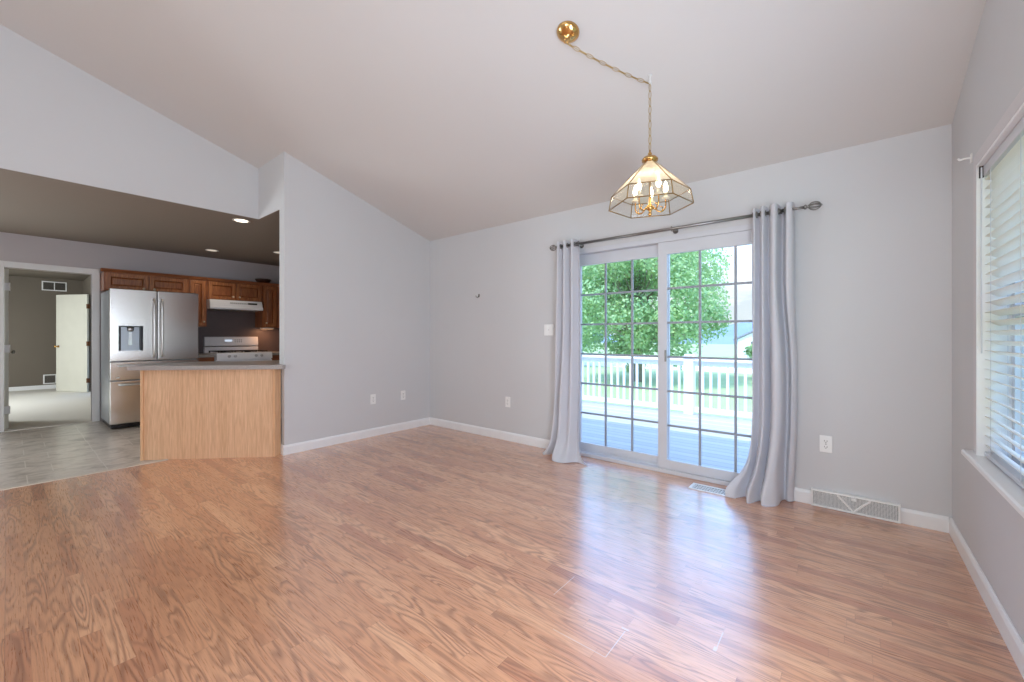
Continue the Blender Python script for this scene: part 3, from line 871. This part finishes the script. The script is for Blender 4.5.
# ------------------------------------------------------------------ small fittings on the walls
def duplex(name, label, loc, axis, group, kindp='outlet'):
    """plate centred at loc; axis '-y' (on back wall) or 'x' (on left wall, facing +X)"""
    root = empty(name, loc, 0 if axis == '-y' else PI/2)
    w_ = .058 if kindp == 'switch' else .035
    MB().box(-w_, w_, -.006, 0, -.058, .058, .003).build('cover_plate', M['plate'], root, off=1)
    if kindp == 'outlet':
        for z in (-.02, .02):
            o = MB().prism([(.017*math.cos(t), z+max(-.012, min(.012, .017*math.sin(t)))) for t in [2*PI*k/20 for k in range(20)]], -.009, -.005, 'y').build('socket', M['plate'], root, off=1)
            q = MB().box(-.009, -.006, -.0095, -.0088, z-.002, z+.007).box(.005, .008, -.0095, -.0088, z-.002, z+.006).box(-.003, .003, -.0095, -.0088, z-.009, z-.005)
            q.build('slots', M['dark'], o, off=1)
    elif kindp == 'switch':
        for x in (-.023, .023):
            MB().box(x-.016, x+.016, -.009, -.005, -.033, .033, .002).build('rocker', M['plate'], root, off=1)
    MB().lathe([(.004, 0), (.003, .0015), (0, .002)], (0, -.006, 0), 10, '-y').build('screw', M['nickel'], root, off=1)
    return tag(root, label, 'switch' if kindp == 'switch' else 'outlet', group)
duplex('wall_outlet', 'white wall outlet right of the sliding door, above the return grille', (-.118, YB, .434), '-y', 'white wall outlets')
duplex('wall_outlet', 'white wall outlet on the back wall, left of the left curtain', (-2.977, YB, .434), '-y', 'white wall outlets')
duplex('wall_outlet', 'white wall outlet on the left wall, the one nearer the kitchen', (XL, 2.719, .436), 'x', 'white wall outlets')
duplex('wall_outlet', 'white wall outlet on the left wall, the one nearer the room corner', (XL, 3.141, .436), 'x', 'white wall outlets')
duplex('light_switch', 'white double light switch beside the left curtain', (-2.42, YB, 1.243), '-y', None, 'switch')

root = empty('wall_hook', (-3.43, YB, 1.66))
MB().box(-3.44, -3.42, YB-.005, YB, 1.645, 1.685, .002).build('back_plate', M['nickel'], root)
MB().tube([(-3.43, YB-.004, 1.655), (-3.432, YB-.022, 1.640), (-3.438, YB-.038, 1.645), (-3.444, YB-.042, 1.662)], .004, 6).build('prong', M['nickel'], root, True)
tag(root, 'small metal hook alone on the back wall', 'hook')
root = empty('curtain_rod_bracket', (XR, 3.06, 2.07))
MB().box(XR-.005, XR, 3.045, 3.075, 2.05, 2.095, .002).build('back_plate', M['plate'], root)
MB().tube([(XR-.003, 3.06, 2.075), (XR-.025, 3.062, 2.077), (XR-.042, 3.064, 2.074), (XR-.048, 3.064, 2.084)], .005, 6).build('arm', M['plate'], root, True)
tag(root, 'small white empty curtain rod bracket on the right wall by the window', 'bracket')

# floor register
def register():
    x0, x1, y0, y1 = -.96, -.632, 3.335, 3.475
    root = empty('floor_register', ((x0+x1)/2, (y0+y1)/2, 0))
    m = MB(); f = .022
    m.frame('z', 0, .006, x0, x1, y0, y1, f, b=.002)
    m.build('frame', M['plate'], root)
    MB().box(x0+f, x1-f, y0+f, y1-f, .0003, .0012).build('backing', M['black'], root)
    m = MB(); n = 15
    for i in range(n):
        x = x0+f+(i+.5)*(x1-x0-2*f)/n
        m.box(x-.002, x+.002, y0+f, y1-f, .001, .005)
    for i in range(1, 3):
        y = y0+f+i*(y1-y0-2*f)/3; m.box(x0+f, x1-f, y-.004, y+.004, .001, .0052)
    m.build('louvers', M['plate'], root)
    return tag(root, 'white slotted floor register in front of the sliding door', 'floor register')
register()

def return_grille():
    x0, x1, z0, z1 = -.199, .2575, .0, .117; y = YB; f = .012; d_ = .034
    root = empty('wall_register', ((x0+x1)/2, y, 0))
    m = MB()
    m.frame('y', y-d_, y-.002, x0, x1, z0+.001, z1, f, b=.003)
    m.build('frame', M['plate'], root)
    MB().box(x0+f, x1-f, y-.018, y-.016, z0+f, z1-f).build('backing', M['dark2'], root)
    xm = (x0+x1)/2+.0; m = MB()
    n = 60
    for i in range(1, n):
        x = x0+f+(x1-x0-2*f)*i/n; m.box(x-.0012, x+.0012, y-.026, y-.020, z0+f, z1-f)
    for i in range(1, 12):
        z = z0+f+(z1-z0-2*f)*i/12; m.box(x0+f, x1-f, y-.027, y-.021, z-.0011, z+.0011)
    m.build('mesh_grille', M['plate'], root)
    for xa in (xm-.085, xm+.085): MB().tube([(xa, y-.03, z1-f), (xm, y-.03, z0+f)], .0065, 6).build('brace', M['plate'], root)
    MB().box(xm-.012, xm+.012, y-.036, y-.024, z1-.034, z1-.014, .003).build('damper_lever', M['plate'], root)
    return tag(root, 'white baseboard register with V-shaped braces near the right corner', 'wall register')
M['dark2'] = simple('duct_grey', (92, 98, 102), .8, 0, .06, 20)
return_grille()

# ------------------------------------------------------------------ kitchen: recessed lights
def downlight(loc, lit, label, energy):
    root = empty('recessed_light', loc)
    x, y, z = loc
    MB().lathe([(.082, 0), (.085, .003), (.084, .006), (.066, .005), (.064, 0)], (x, y, z), 28, '-z').build('trim_ring', M['canplate'], root, True)
    MB().lathe([(0, .001), (.062, .001), (.062, .003), (0, .003)], (x, y, z), 24, '-z').build('lens', M['can_lit'] if lit else M['can_dim'], root)
    tag(root, label, 'ceiling light', 'recessed ceiling lights')
    if energy:
        d = bpy.data.lights.new('downlight', 'SPOT'); d.energy = energy; d.spot_size = math.radians(110); d.spot_blend = .6; d.shadow_soft_size = .05; d.color = (1, .82, .6)
        o = bpy.data.objects.new('downlight_beam', d); col.objects.link(o); o.location = (x, y, z-.02)
downlight((-5.19, 1.63, ZK-.004), True, 'bright recessed ceiling light nearest the soffit over the counter', 12)
downlight((-7.33, 1.92, ZK-.004), False, 'recessed ceiling light in front of the fridge and range', 11)
downlight((-6.73, 2.62, ZK-.004), False, 'recessed ceiling light beside the left wall end, half hidden', 9)

# ------------------------------------------------------------------ kitchen: cabinets
XU = -7.72                                          # front of the wall cabinets
def cab_door(parent, y0, y1, z0, z1, x, knob):
    """framed door with a raised panel, facing +X; returns the door"""
    f = .048; d_ = MB()
    d_.frame('x', x, x+.022, y0, y1, z0, z1, f, b=.004)
    door = d_.build('door', M['oakl'], parent)
    pa = [(y0+f, z0+f), (y1-f, z0+f), (y1-f, z1-f), (y0+f, z1-f)]; g = .02
    bm = bmesh.new()
    lo = [bm.verts.new((x+.003, *q)) for q in pa]
    hi = [bm.verts.new((x+.015, q[0]+(g if i in (0, 3) else -g), q[1]+(g if i < 2 else -g))) for i, q in enumerate(pa)]
    bm.faces.new(lo); bm.faces.new(hi)
    for i in range(4): bm.faces.new((lo[i], lo[(i+1) % 4], hi[(i+1) % 4], hi[i]))
    bmesh.ops.recalc_face_normals(bm, faces=bm.faces)
    pm = MB(); pm.merge(bm); pm.build('panel', M['oak'], door)
    if knob:
        MB().lathe([(.008, 0), (.006, .01), (.013, .016), (.015, .022), (.011, .028), (0, .03)], (x+.019, knob[0], knob[1]), 14, 'x').build('knob', M['knob'], door, True)
    return door
def wall_cabinet(label, y0, y1, z0, z1, doors, x=XU):
    root = empty('wall_cabinet', (x, (y0+y1)/2, z0))
    MB().box(XK, x, y0, y1, z0, z1, .001).build('body', M['oak'], root)
    MB().prism([(x-.03, z1), (x+.012, z1), (x+.03, z1+.03), (x+.034, z1+.042), (x-.03, z1+.042)], y0-(.03 if y0 < 1 else 0), y1, 'y').build('crown', M['oakh'], root)
    for a_, b_, kn in doors: cab_door(root, a_, b_, z0+.015, z1-.015, x, kn)
    return tag(root, label, 'cabinet', 'oak wall cabinets')
ZT = 2.045
wall_cabinet('wide two-door oak wall cabinet above the fridge', .812, 1.722, 1.80, ZT, [(.83, 1.26, (1.21, 1.845)), (1.275, 1.705, (1.325, 1.845))])
wall_cabinet('narrow tall oak wall cabinet between fridge and range hood', 1.725, 1.952, 1.325, ZT, [(1.74, 1.935, (1.91, 1.40))])
wall_cabinet('short two-door oak wall cabinet above the range hood', 1.955, 2.737, 1.75, ZT, [(1.975, 2.335, (2.30, 1.81)), (2.352, 2.715, (2.39, 1.81))])
wall_cabinet('narrow oak wall cabinet right of the range hood', 2.74, 2.968, 1.325, ZT, [(2.755, 2.953, (2.79, 1.40))])
# corner cabinet with a diagonal front
root = empty('wall_cabinet', (-7.7, 3.3, 1.325))
P = [(XK, 2.971), (XU, 2.971), (-7.40, 3.28), (-7.40, YB), (XK, YB)]
MB().prism(P, 1.325, ZT).build('body', M['oak'], root)
P2 = [(XK, 2.971), (XU+.03, 2.971), (-7.37, 3.27), (-7.37, YB), (XK, YB)]
MB().prism(P2, ZT, ZT+.042).build('crown', M['oakh'], root)
tag(root, 'diagonal oak corner wall cabinet by the end wall', 'cabinet', 'oak wall cabinets')

m = MB().lathe([(.0, 0), (.05, 0), (.10, .03), (.125, .07), (.12, .075), (.09, .04), (.0, .015)], (-7.86, 2.80, ZT+.042), 22)
tag(m.build('bowl', M['basket'], None, True), 'small dark brown bowl on top of the wall cabinets', 'bowl')

def base_cabinet(label, y0, y1):
    root = empty('base_cabinet', (-7.5, (y0+y1)/2, 0))
    x = -7.45
    MB().box(XK, x, y0, y1, .10, .858).box(XK, x-.06, y0, y1, 0, .10).build('body', M['oak'], root)
    dr = MB().box(x, x+.019, y0+.012, y1-.012, .70, .84, .004).build('drawer', M['oakh'], root)
    yc_ = (y0+y1)/2
    MB().lathe([(.008, 0), (.006, .01), (.013, .016), (.015, .022), (.011, .028), (0, .03)], (x+.019, yc_, .77), 14, 'x').build('knob', M['knob'], dr, True)
    cab_door(root, y0+.012, y1-.012, .12, .685, x, (y1-.05, .63))
    return tag(root, label, 'cabinet', 'oak base cabinets')
base_cabinet('narrow oak base cabinet between fridge and range', 1.725, 1.98)
base_cabinet('oak base cabinet right of the range', 2.76, 3.10)
def counter_slab(name, poly, z0, z1, label, bs=None):
    root = MB().prism(poly, z0, z1, b=.006).build(name, M['counter'])
    return tag(root, label, 'countertop')
counter_slab('countertop', [(XK, 1.722), (-7.41, 1.722), (-7.41, 1.98), (XK, 1.98)], .86, .90, 'short grey countertop between fridge and range')
counter_slab('countertop', [(XK, 2.76), (-7.41, 2.76), (-7.41, 3.575), (XK, 3.575)], .86, .90, 'grey countertop right of the range')
t = wall_cabinet('two-door oak wall cabinet on the kitchen side of the left wall', 2.0, 2.80, 1.325, ZT, [(2.015, 2.395, (2.36, 1.40)), (2.405, 2.785, (2.44, 1.40))])
t.location = (-4.785, 2.28, 1.325); t.rotation_euler = (0, 0, PI)
t = base_cabinet('oak base cabinet on the kitchen side of the left wall', 2.0, 2.70)
t.location = (-5.006, 2.42, 0); t.rotation_euler = (0, 0, PI)
m = MB().prism([(1.723, .901), (YB-.01, .901), (YB-.01, 1.322), (2.737, 1.322), (2.737, 1.598), (1.955, 1.598), (1.955, 1.322), (1.723, 1.322)], XK, XK+.008, 'x')  # dark grey sheet laid on the wall from counter up to the hood
struct(m.build('trim_3', simple('dark_taupe_sheet', (104, 92, 92), .5, 0, .04, 8)), 'dark grey backsplash behind the range', 'sheet')
# warm under-cabinet lamp
root = empty('under_cabinet_light', (-7.86, 2.88, 1.325))
MB().box(-7.92, -7.80, 2.77, 2.95, 1.303, 1.325, .004).build('housing', M['plate'], root)
MB().box(-7.91, -7.81, 2.78, 2.94, 1.300, 1.303).build('lens', mat_emit('warm_strip', (1, .55, .28, 1), 1.6), root)
tag(root, 'warm lit under-cabinet lamp right of the range', 'lamp')
area('under_cabinet_glow', (-7.86, 2.86, 1.296), (-.25, 0, -1), .16, .10, 1.5, (1, .5, .25))

# ------------------------------------------------------------------ refrigerator
def fridge():
    y0, y1 = .805, 1.712; xb, xc, xf = -7.98, -7.235, -7.15
    root = empty('refrigerator', ((xb+xf)/2, (y0+y1)/2, 0))
    MB().box(xb, xc, y0+.004, y1-.004, .06, 1.765, .006).build('cabinet_body', M['steel_side'], root)
    MB().box(xb, xc-.02, y0+.02, y1-.02, .0, .06).box(xc-.02, xf-.02, y0+.01, y1-.01, .012, .055, .004).build('base_grille', M['black'], root)
    ym = (y0+y1)/2+.005; g = .004
    MB().box(xc-.06, xc+.03, y0+.03, y0+.12, 1.765, 1.79, .005).build('hinge_cover', M['black'], root)
    MB().box(xc-.06, xc+.03, y1-.12, y1-.03, 1.765, 1.79, .005).build('hinge_cover', M['black'], root)
    # left door with a dispenser recess cut out of it
    dy0, dy1, dz0, dz1 = .885, 1.12, .99, 1.31
    zb, zt = .858, 1.782
    ld = MB()
    bm = bmesh.new()
    # front face as one frame with a hole, extruded back
    outer = [(y0, zb), (ym-g, zb), (ym-g, zt), (y0, zt)]; inner = [(dy0, dz0), (dy1, dz0), (dy1, dz1), (dy0, dz1)]
    fo = [bm.verts.new((xf, *q)) for q in outer]; fi = [bm.verts.new((xf, *q)) for q in inner]
    bo = [bm.verts.new((xc+.004, *q)) for q in outer]; bi = [bm.verts.new((xc+.02, *q)) for q in inner]
    for i in range(4):
        j = (i+1) % 4
        bm.faces.new((fo[i], fo[j], fi[j], fi[i])); bm.faces.new((fo[i], bo[i], bo[j], fo[j])); bm.faces.new((fi[i], fi[j], bi[j], bi[i]))
    bm.faces.new(bo); bm.faces.new(bi)
    bmesh.ops.recalc_face_normals(bm, faces=bm.faces)
    edges = [e_ for e_ in bm.edges if all(v_ in fo for v_ in e_.verts) or (set(e_.verts) & set(fo) and set(e_.verts) & set(bo))]
    bmesh.ops.bevel(bm, geom=edges, offset=.008, segments=2, profile=.6, affect='EDGES')
    ld.merge(bm)
    left = ld.build('door', M['steel'], root)
    # dispenser
    dp = MB().box(xf-.055, xf-.05, dy0, dy1, dz0, dz1).box(xf-.05, xf+.002, dy0, dy0+.022, dz0, dz1).box(xf-.05, xf+.002, dy1-.03, dy1, dz0, dz1).box(xf-.05, xf+.002, dy0+.022, dy1-.03, dz1-.012, dz1).build('dispenser', M['black'], left)
    MB().box(xf-.049, xf-.044, dy0+.024, dy1-.032, dz0+.01, dz1-.014).box(xf-.05, xf+.001, dy0+.022, dy1-.03, dz0, dz0+.014).build('dispenser_tray', M['steel_side'], dp)
    yc_ = (dy0+dy1)/2-.004
    MB().lathe([(.02, dz1-.075), (.034, dz1-.06), (.036, dz1-.014)], (xf-.02, yc_, 0), 18).build('spout', M['chrome'], dp, True)
    MB().prism([(yc_-.02, dz0+.07), (yc_+.02, dz0+.07), (yc_+.014, dz1-.075), (yc_-.014, dz1-.075)], xf-.03, xf-.024, 'x').build('paddle', M['chrome'], dp)
    right = MB().box(xc+.004, xf, ym+g, y1, zb, zt, .008).build('door', M['steel'], root)
    def vhandle(y, par):
        m = MB(); xs = xf+.05
        pts = [(xf, y, .91), (xf+.03, y, .905), (xs, y, .94)]+[(xs+.010*math.sin(PI*t), y, .94+.70*t) for t in (0.1, .25, .4, .5, .6, .75, .9)]+[(xs, y, 1.63), (xf+.03, y, 1.665), (xf, y, 1.66)]
        m.tube(pts, .013, 10); m.build('handle', M['chrome2'], par, True)
    vhandle(ym-.04, left); vhandle(ym+.04, right)
    for z0, z1, hz in ((.615, .850, .80), (.065, .608, .56)):
        dr = MB().box(xc+.004, xf, y0, y1, z0, z1, .008).build('drawer', M['steel'], root)
        m = MB(); pts = [(xf, y0+.09, hz), (xf+.035, y0+.09, hz), (xf+.048, y0+.11, hz)]+[(xf+.052, y0+.2+.5*t, hz) for t in (0, .5, 1)]+[(xf+.048, y1-.11, hz), (xf+.035, y1-.09, hz), (xf, y1-.09, hz)]
        m.tube(pts, .012, 10); m.build('handle', M['chrome2'], dr, True)
    MB().box(xf, xf+.001, y0+.06, y0+.09, .645, .66).build('badge', M['plate'], root)
    return tag(root, 'stainless steel french door refrigerator with water dispenser', 'refrigerator')
M['chrome2'] = simple('satin_handle', (226, 225, 224), .34, 1, .03, 20)
fridge()

# ------------------------------------------------------------------ range and hood
def gas_range():
    y0, y1 = 1.985, 2.755; xb, xf = -8.04, -7.385
    root = empty('range', (-7.7, (y0+y1)/2, 0))
    MB().box(xb, xf, y0, y1, .04, .86, .004).build('oven_body', M['white_enamel'], root)
    MB().box(xb+.02, xf-.05, y0+.02, y1-.02, 0, .04).build('toe_base', M['black'], root)
    dr = MB().box(xf, xf+.04, y0+.004, y1-.004, .22, .80, .008).build('oven_door', M['white_enamel'], root)
    MB().box(xf+.0395, xf+.042, y0+.14, y1-.14, .36, .62, .004).build('oven_window', M['black'], dr)
    MB().tube([(xf+.04, y0+.07, .745), (xf+.08, y0+.08, .745), (xf+.082, y1-.08, .745), (xf+.04, y1-.07, .745)], .012, 8).build('handle', M['white_enamel'], dr, True)
    MB().box(xf, xf+.035, y0+.004, y1-.004, .05, .21, .008).build('drawer', M['white_enamel'], root)
    cp = MB().prism([(xf-.02, .82), (xf+.045, .815), (xf+.035, .915), (xf-.02, .925)], y0, y1, 'y', b=.006).build('control_panel', M['white_enamel'], root)
    for y in (y0+.16, y0+.24, y1-.24, y1-.16):
        k_ = MB().lathe([(.022, 0), (.022, .004), (.018, .006), (.017, .024), (.014, .028), (0, .029)], (xf+.038, y, .868), 16, 'x')
        k_.box(xf+.06, xf+.072, y-.003, y+.003, .852, .884, .001)
        k_.build('knob', M['knob_w'], cp, True)
    MB().box(xb, xf-.01, y0, y1, .86, .912, .005).build('cooktop', M['white_enamel'], root)
    for i, (ya, yb) in enumerate(((y0+.05, (y0+y1)/2-.02), ((y0+y1)/2+.02, y1-.05))):
        g = MB(); xa, xe = xb+.14, xf-.06; z = .945
        for x in (xa, (xa+xe)/2, xe): g.box(x-.007, x+.007, ya, yb, z-.012, z, .002)
        for y in (ya, (ya+yb)/2, yb): g.box(xa, xe, y-.007, y+.007, z-.012, z, .002)
        for x in (xa, xe):
            for y in (ya, yb): g.box(x-.008, x+.008, y-.008, y+.008, .91, z)
        g.build('grate', M['iron'], root)
        for x in (xa+.1, xe-.1):
            MB().lathe([(.045, .911), (.045, .92), (.034, .926), (0, .928)], (x, (ya+yb)/2, 0), 18).build('burner', M['iron'], root, True)
    bg_ = MB().prism([(xb, .90), (xb+.085, .90), (xb+.085, .99), (xb+.075, 1.0), (xb, 1.0)], y0, y1, 'y', b=.004).build('backguard', M['white_enamel'], root)
    MB().box(xb+.02, xb+.06, y0+.12, y1-.12, 1.0, 1.012).build('vent_slot', M['black'], bg_)
    pn = MB().prism([(xb, 1.012), (xb+.07, 1.012), (xb+.09, 1.03), (xb+.075, 1.155), (xb+.06, 1.168), (xb, 1.168)], y0, y1, 'y', b=.005).build('console', M['white_enamel'], bg_)
    ymm = (y0+y1)/2
    MB().box(xb+.0735, xb+.084, ymm-.11, ymm-.005, 1.085, 1.12, .002).build('display', M['display'], bg_)
    m = MB()
    for i in range(4):
        for j in range(2): m.box(xb+.074, xb+.0855, ymm+.03+.03*i, ymm+.048+.03*i, 1.075+.03*j, 1.092+.03*j, .001)
    m.build('buttons', M['btn'], bg_)
    return tag(root, 'white gas range with black grates and a clock console', 'range')
M['knob_w'] = simple('grey_white_knob', (190, 190, 194), .35)
M['btn'] = simple('grey_button', (170, 172, 178), .5)
gas_range()

def hood():
    y0, y1 = 1.955, 2.685; x1 = -7.56
    root = empty('range_hood', (-7.8, (y0+y1)/2, 1.59))
    MB().prism([(XK, 1.748), (x1-.03, 1.748), (x1-.01, 1.70), (x1, 1.66), (x1, 1.60), (XK, 1.60)], y0, y1, 'y', b=.005).build('canopy', M['white_enamel'], root)
    MB().prism([(x1-.03, 1.60), (x1+.012, 1.60), (x1+.018, 1.625), (x1+.006, 1.652), (x1-.03, 1.652)], y0-.004, y1+.004, 'y', b=.004).build('front_lip', M['white_enamel'], root)
    m = MB()
    for i in range(10): m.prism([(x1-.012, 1.69), (x1-.004, 1.69), (x1-.010, 1.712), (x1-.02, 1.712)], y0+.27+.026*i, y0+.288+.026*i, 'y')
    m.build('vent_slots', M['btn'], root)
    MB().prism([(x1-.012, 1.69), (x1-.001, 1.69), (x1-.008, 1.716), (x1-.02, 1.716)], y1-.21, y1-.08, 'y').build('switch_panel', M['black'], root)
    MB().box(XK+.06, x1-.05, y0+.08, y1-.08, 1.592, 1.60).build('filter', M['nickel'], root)
    return tag(root, 'white under-cabinet range hood above the gas range', 'range hood')
hood()

# ------------------------------------------------------------------ peninsula
c45 = math.sqrt(.5)
def ns(n, s): return (c45*(n+s), c45*(s-n))
def peninsula():
    npan = -4.235
    o = ns(npan, -3.095)
    root = empty('peninsula_cabinet', (o[0], o[1], 0), PI/4)
    L = 1.215
    # local x runs along the panel face, local -y is outward to the room
    MB().box(.012, L-.155, 0, .018, .0, .858).build('back_panel', M['panel'], root, off=1)
    MB().box(-.012, .012, -.012, .10, .0, .858, .003).build('corner_post', M['panel_edge'], root, off=1)
    MB().box(L-.155, L-.038, -.004, .018, 0, .858, .002).build('panel_strip', M['panel'], root, off=1)
    MB().prism([(1.177, .004), (1.193, .002), (1.210, .090), (1.192, .095)], 0, .858).build('filler_strip', M['panel_edge'], root, off=1)
    MB().prism([(0, .02), (L-.1, .02), (L-.1, .60), (.22, .60), (0, .10)], .10, .858).prism([(0, .02), (L-.1, .02), (L-.1, .54), (.22, .54), (0, .10)], 0, .10).build('body', M['panel_edge'], root, off=1)
    for i in range(2):
        xa = .23+i*.43; xb_ = xa+.42
        d_ = MB().box(xa, xb_, .60, .62, .12, .70, .004).build('door', M['oak'], root, off=1)
        MB().lathe([(.008, 0), (.006, .01), (.015, .022), (0, .03)], (xb_-.05, .62, .64), 12, 'y').build('knob', M['knob'], d_, off=1)
        d_ = MB().box(xa, xb_, .60, .62, .72, .845, .004).build('drawer', M['oak'], root, off=1)
        MB().lathe([(.008, 0), (.006, .01), (.015, .022), (0, .03)], ((xa+xb_)/2, .62, .78), 12, 'y').build('knob', M['knob'], d_, off=1)
    tag(root, 'light oak panelled peninsula cabinet at an angle beside the left wall end', 'cabinet')
    nf, nb = -4.165, -4.84
    A = ns(nf, -3.14); B = ns(nf, -1.80)
    poly = [ns(nf, -3.175), ns(nb, -2.97), ns(nb, -2.43), (-5.12, 2.8), (-4.485, 2.8), (-4.485, YW-.02), (XL+.08, YW-.02), B]
    MB_ = MB().prism(poly[::-1], .859, .90, b=.005)
    o2 = MB_.build('peninsula_countertop', M['counter'])
    tag(o2, 'grey laminate countertop on the oak peninsula', 'countertop')
peninsula()

# ------------------------------------------------------------------ outdoors
MB_ = MB().box(-9, 5, YB+.15, 7.18, -.22, -.10)
struct(MB_.build('deck', M['deck']), 'pale grey deck outside the sliding door', 'deck')
m = MB()
m.box(-60, 60, 7.2, 120, -1.0, -.75).box(XR+.15, 60, -40, 7.2, -1.0, -.75)
struct(m.build('lawn', M['lawn']), 'sunlit lawn beyond the deck', 'lawn')

def railing():
    root = empty('deck_railing', (-2.5, 7.1, -.1)); y = 7.1
    MB().box(-8.5, 4.5, y-.07, y+.07, .77, .805, .006).box(-8.5, 4.5, y-.02, y+.02, .69, .77, .003).build('top_rail', M['deckwhite'], root)
    MB().box(-8.5, 4.5, y-.02, y+.02, -.06, .02, .003).build('bottom_rail', M['deckwhite'], root)
    x = -5.6
    while x < .35:
        if abs(x+2.02) > .12: MB().box(x-.018, x+.018, y-.018, y+.018, .01, .70, .002).build('baluster', M['deckwhite'], root)
        x += .122
    for px in (-6.6, -2.02, 1.6):
        p_ = MB().box(px-.075, px+.075, y-.075, y+.075, -.10, .83, .006).build('post', M['deckwhite'], root)
        MB().box(px-.095, px+.095, y-.095, y+.095, .83, .85, .004).box(px-.07, px+.07, y-.07, y+.07, .85, .88, .02).build('post_cap', M['deckwhite'], p_)
    return tag(root, 'white deck railing with square balusters outside the glass door', 'railing')
railing()

def tree(name, label, cat, base, H, R, clumps, leaves, mat, seed, trunk_r=.16, zlow=.25, leafsize=.16, group=None, flat=1.0):
    rnd = random.Random(seed)
    bx, by, bz = base
    root = empty(name, base)
    m = MB()
    top = bz+H*.75
    m.tube([(bx, by, bz-.1), (bx+.04, by, bz+H*.2), (bx-.05, by+.05, bz+H*.45), (bx+.02, by, top)], [trunk_r*1.25, trunk_r, trunk_r*.7, trunk_r*.15], 9)
    cents = []
    for i in range(clumps):
        while True:
            u = Vector((rnd.uniform(-1, 1), rnd.uniform(-1, 1), rnd.uniform(-1, 1)))
            if u.length <= 1: break
        zz = bz+H*(zlow+(1-zlow)*.5)+u.z*H*(1-zlow)*.46
        wdt = R*(1-.35*max(0, u.z))
        c_ = Vector((bx+u.x*wdt, by+u.y*wdt*flat, zz)); cents.append((c_, rnd.uniform(.35, .75)*R*.38))
        if i % 3 == 0:
            z0 = bz+H*.18+(zz-bz-H*.18)*rnd.uniform(.15, .5); z0 = min(z0, top)
            m.tube([(bx, by, z0), ((bx+c_.x)/2, (by+c_.y)/2, (z0+zz)/2+.1), tuple(c_)], [trunk_r*.35, trunk_r*.2, .01], 5)
    m.build('trunk', M['bark'], root, True)
    verts, faces = [], []
    for i in range(leaves):
        c_, r_ = cents[rnd.randrange(len(cents))]
        d = Vector((rnd.gauss(0, 1), rnd.gauss(0, 1), rnd.gauss(0, .8))); d.normalize()
        p_ = c_+d*r_*(rnd.random()**.33)
        n_ = (d+Vector((rnd.gauss(0, .6), rnd.gauss(0, .6), rnd.gauss(.4, .6)))).normalized()
        u = n_.orthogonal().normalized(); v_ = n_.cross(u)
        a_ = rnd.uniform(0, 2*PI); u, v_ = u*math.cos(a_)+v_*math.sin(a_), v_*math.cos(a_)-u*math.sin(a_)
        s_ = leafsize*rnd.uniform(.6, 1.25); k = len(verts)
        tip = n_*s_*-.15
        verts += [p_-u*s_*.5, p_+v_*s_*.36+tip*.3, p_+u*s_*.6+tip, p_-v_*s_*.36+tip*.3]
        faces.append((k, k+1, k+2, k+3))
    me = bpy.data.meshes.new('crown'); me.from_pydata([tuple(q) for q in verts], [], faces); me.materials.append(mat)
    o = bpy.data.objects.new('crown', me); col.objects.link(o); o.parent = root; o.matrix_parent_inverse = root.matrix_basis.inverted()
    return tag(root, label, cat, group)
tree('maple_tree', 'large leafy maple tree filling the view through the glass door', 'tree', (-6.95, 17.0, -.75), 7.6, 3.5, 170, 50000, M['leaf'], 4, .17, .03, .135)
tree('tree', 'smaller blue-green tree on the lawn behind the maple', 'tree', (-14.5, 24.0, -.75), 7.2, 3.6, 60, 9000, M['leaf2'], 9, .2, .12, .26)
tree('shrub', 'low round shrub at the right foot of the maple', 'shrub', (-2.6, 21.5, -.75), 2.4, 1.2, 34, 5200, M['leaf'], 12, .06, .05, .16)

# far ground: pale drive, a white house and wooded hills
m = MB().prism([(-30, 24), (20, 24), (20, 34), (-30, 36)], -.76, -.735)
struct(m.build('driveway', M['gravel']), 'pale gravel drive beyond the lawn', 'driveway')
root = empty('house', (-4.6, 38, -.75))
hx, hy = -5.2, 40
MB().prism([(hx-2.2, -.75), (hx+2.2, -.75), (hx+2.2, .9), (hx, 2.0), (hx-2.2, .9)], hy, hy+6, 'y').build('walls', M['siding'], root)
m = MB()
m.prism([(hx-2.5, .78), (hx, 2.03), (hx+2.5, .78), (hx+2.5, .93), (hx, 2.2), (hx-2.5, .93)], hy-.2, hy+6.2, 'y').build('roof', M['roof'], root)
for x in (hx-1.2, hx+.8): MB().box(x, x+.7, hy-.03, hy, -.1, .7).build('window', M['dark2'], root)
tag(root, 'small white house far beyond the lawn', 'house')
def hills():
    bm = bmesh.new(); rnd = random.Random(3); top = []; bot = []; tb = []
    n = 90
    for i in range(n+1):
        x = -230+360*i/n
        h = 3.4+3.2*math.sin(i*.11+1)+1.2*math.sin(i*.37)+rnd.uniform(-.35, .35)
        bot.append(bm.verts.new((x, 105, -1))); top.append(bm.verts.new((x, 135, max(h, 1.5)))); tb.append(bm.verts.new((x, 170, -1)))
    for i in range(n):
        bm.faces.new((bot[i], bot[i+1], top[i+1], top[i])); bm.faces.new((top[i], top[i+1], tb[i+1], tb[i]))
    mb = MB(); mb.merge(bm); return mb.build('hills', M['hill'])
struct(hills(), 'hazy blue wooded hills on the horizon', 'hills')
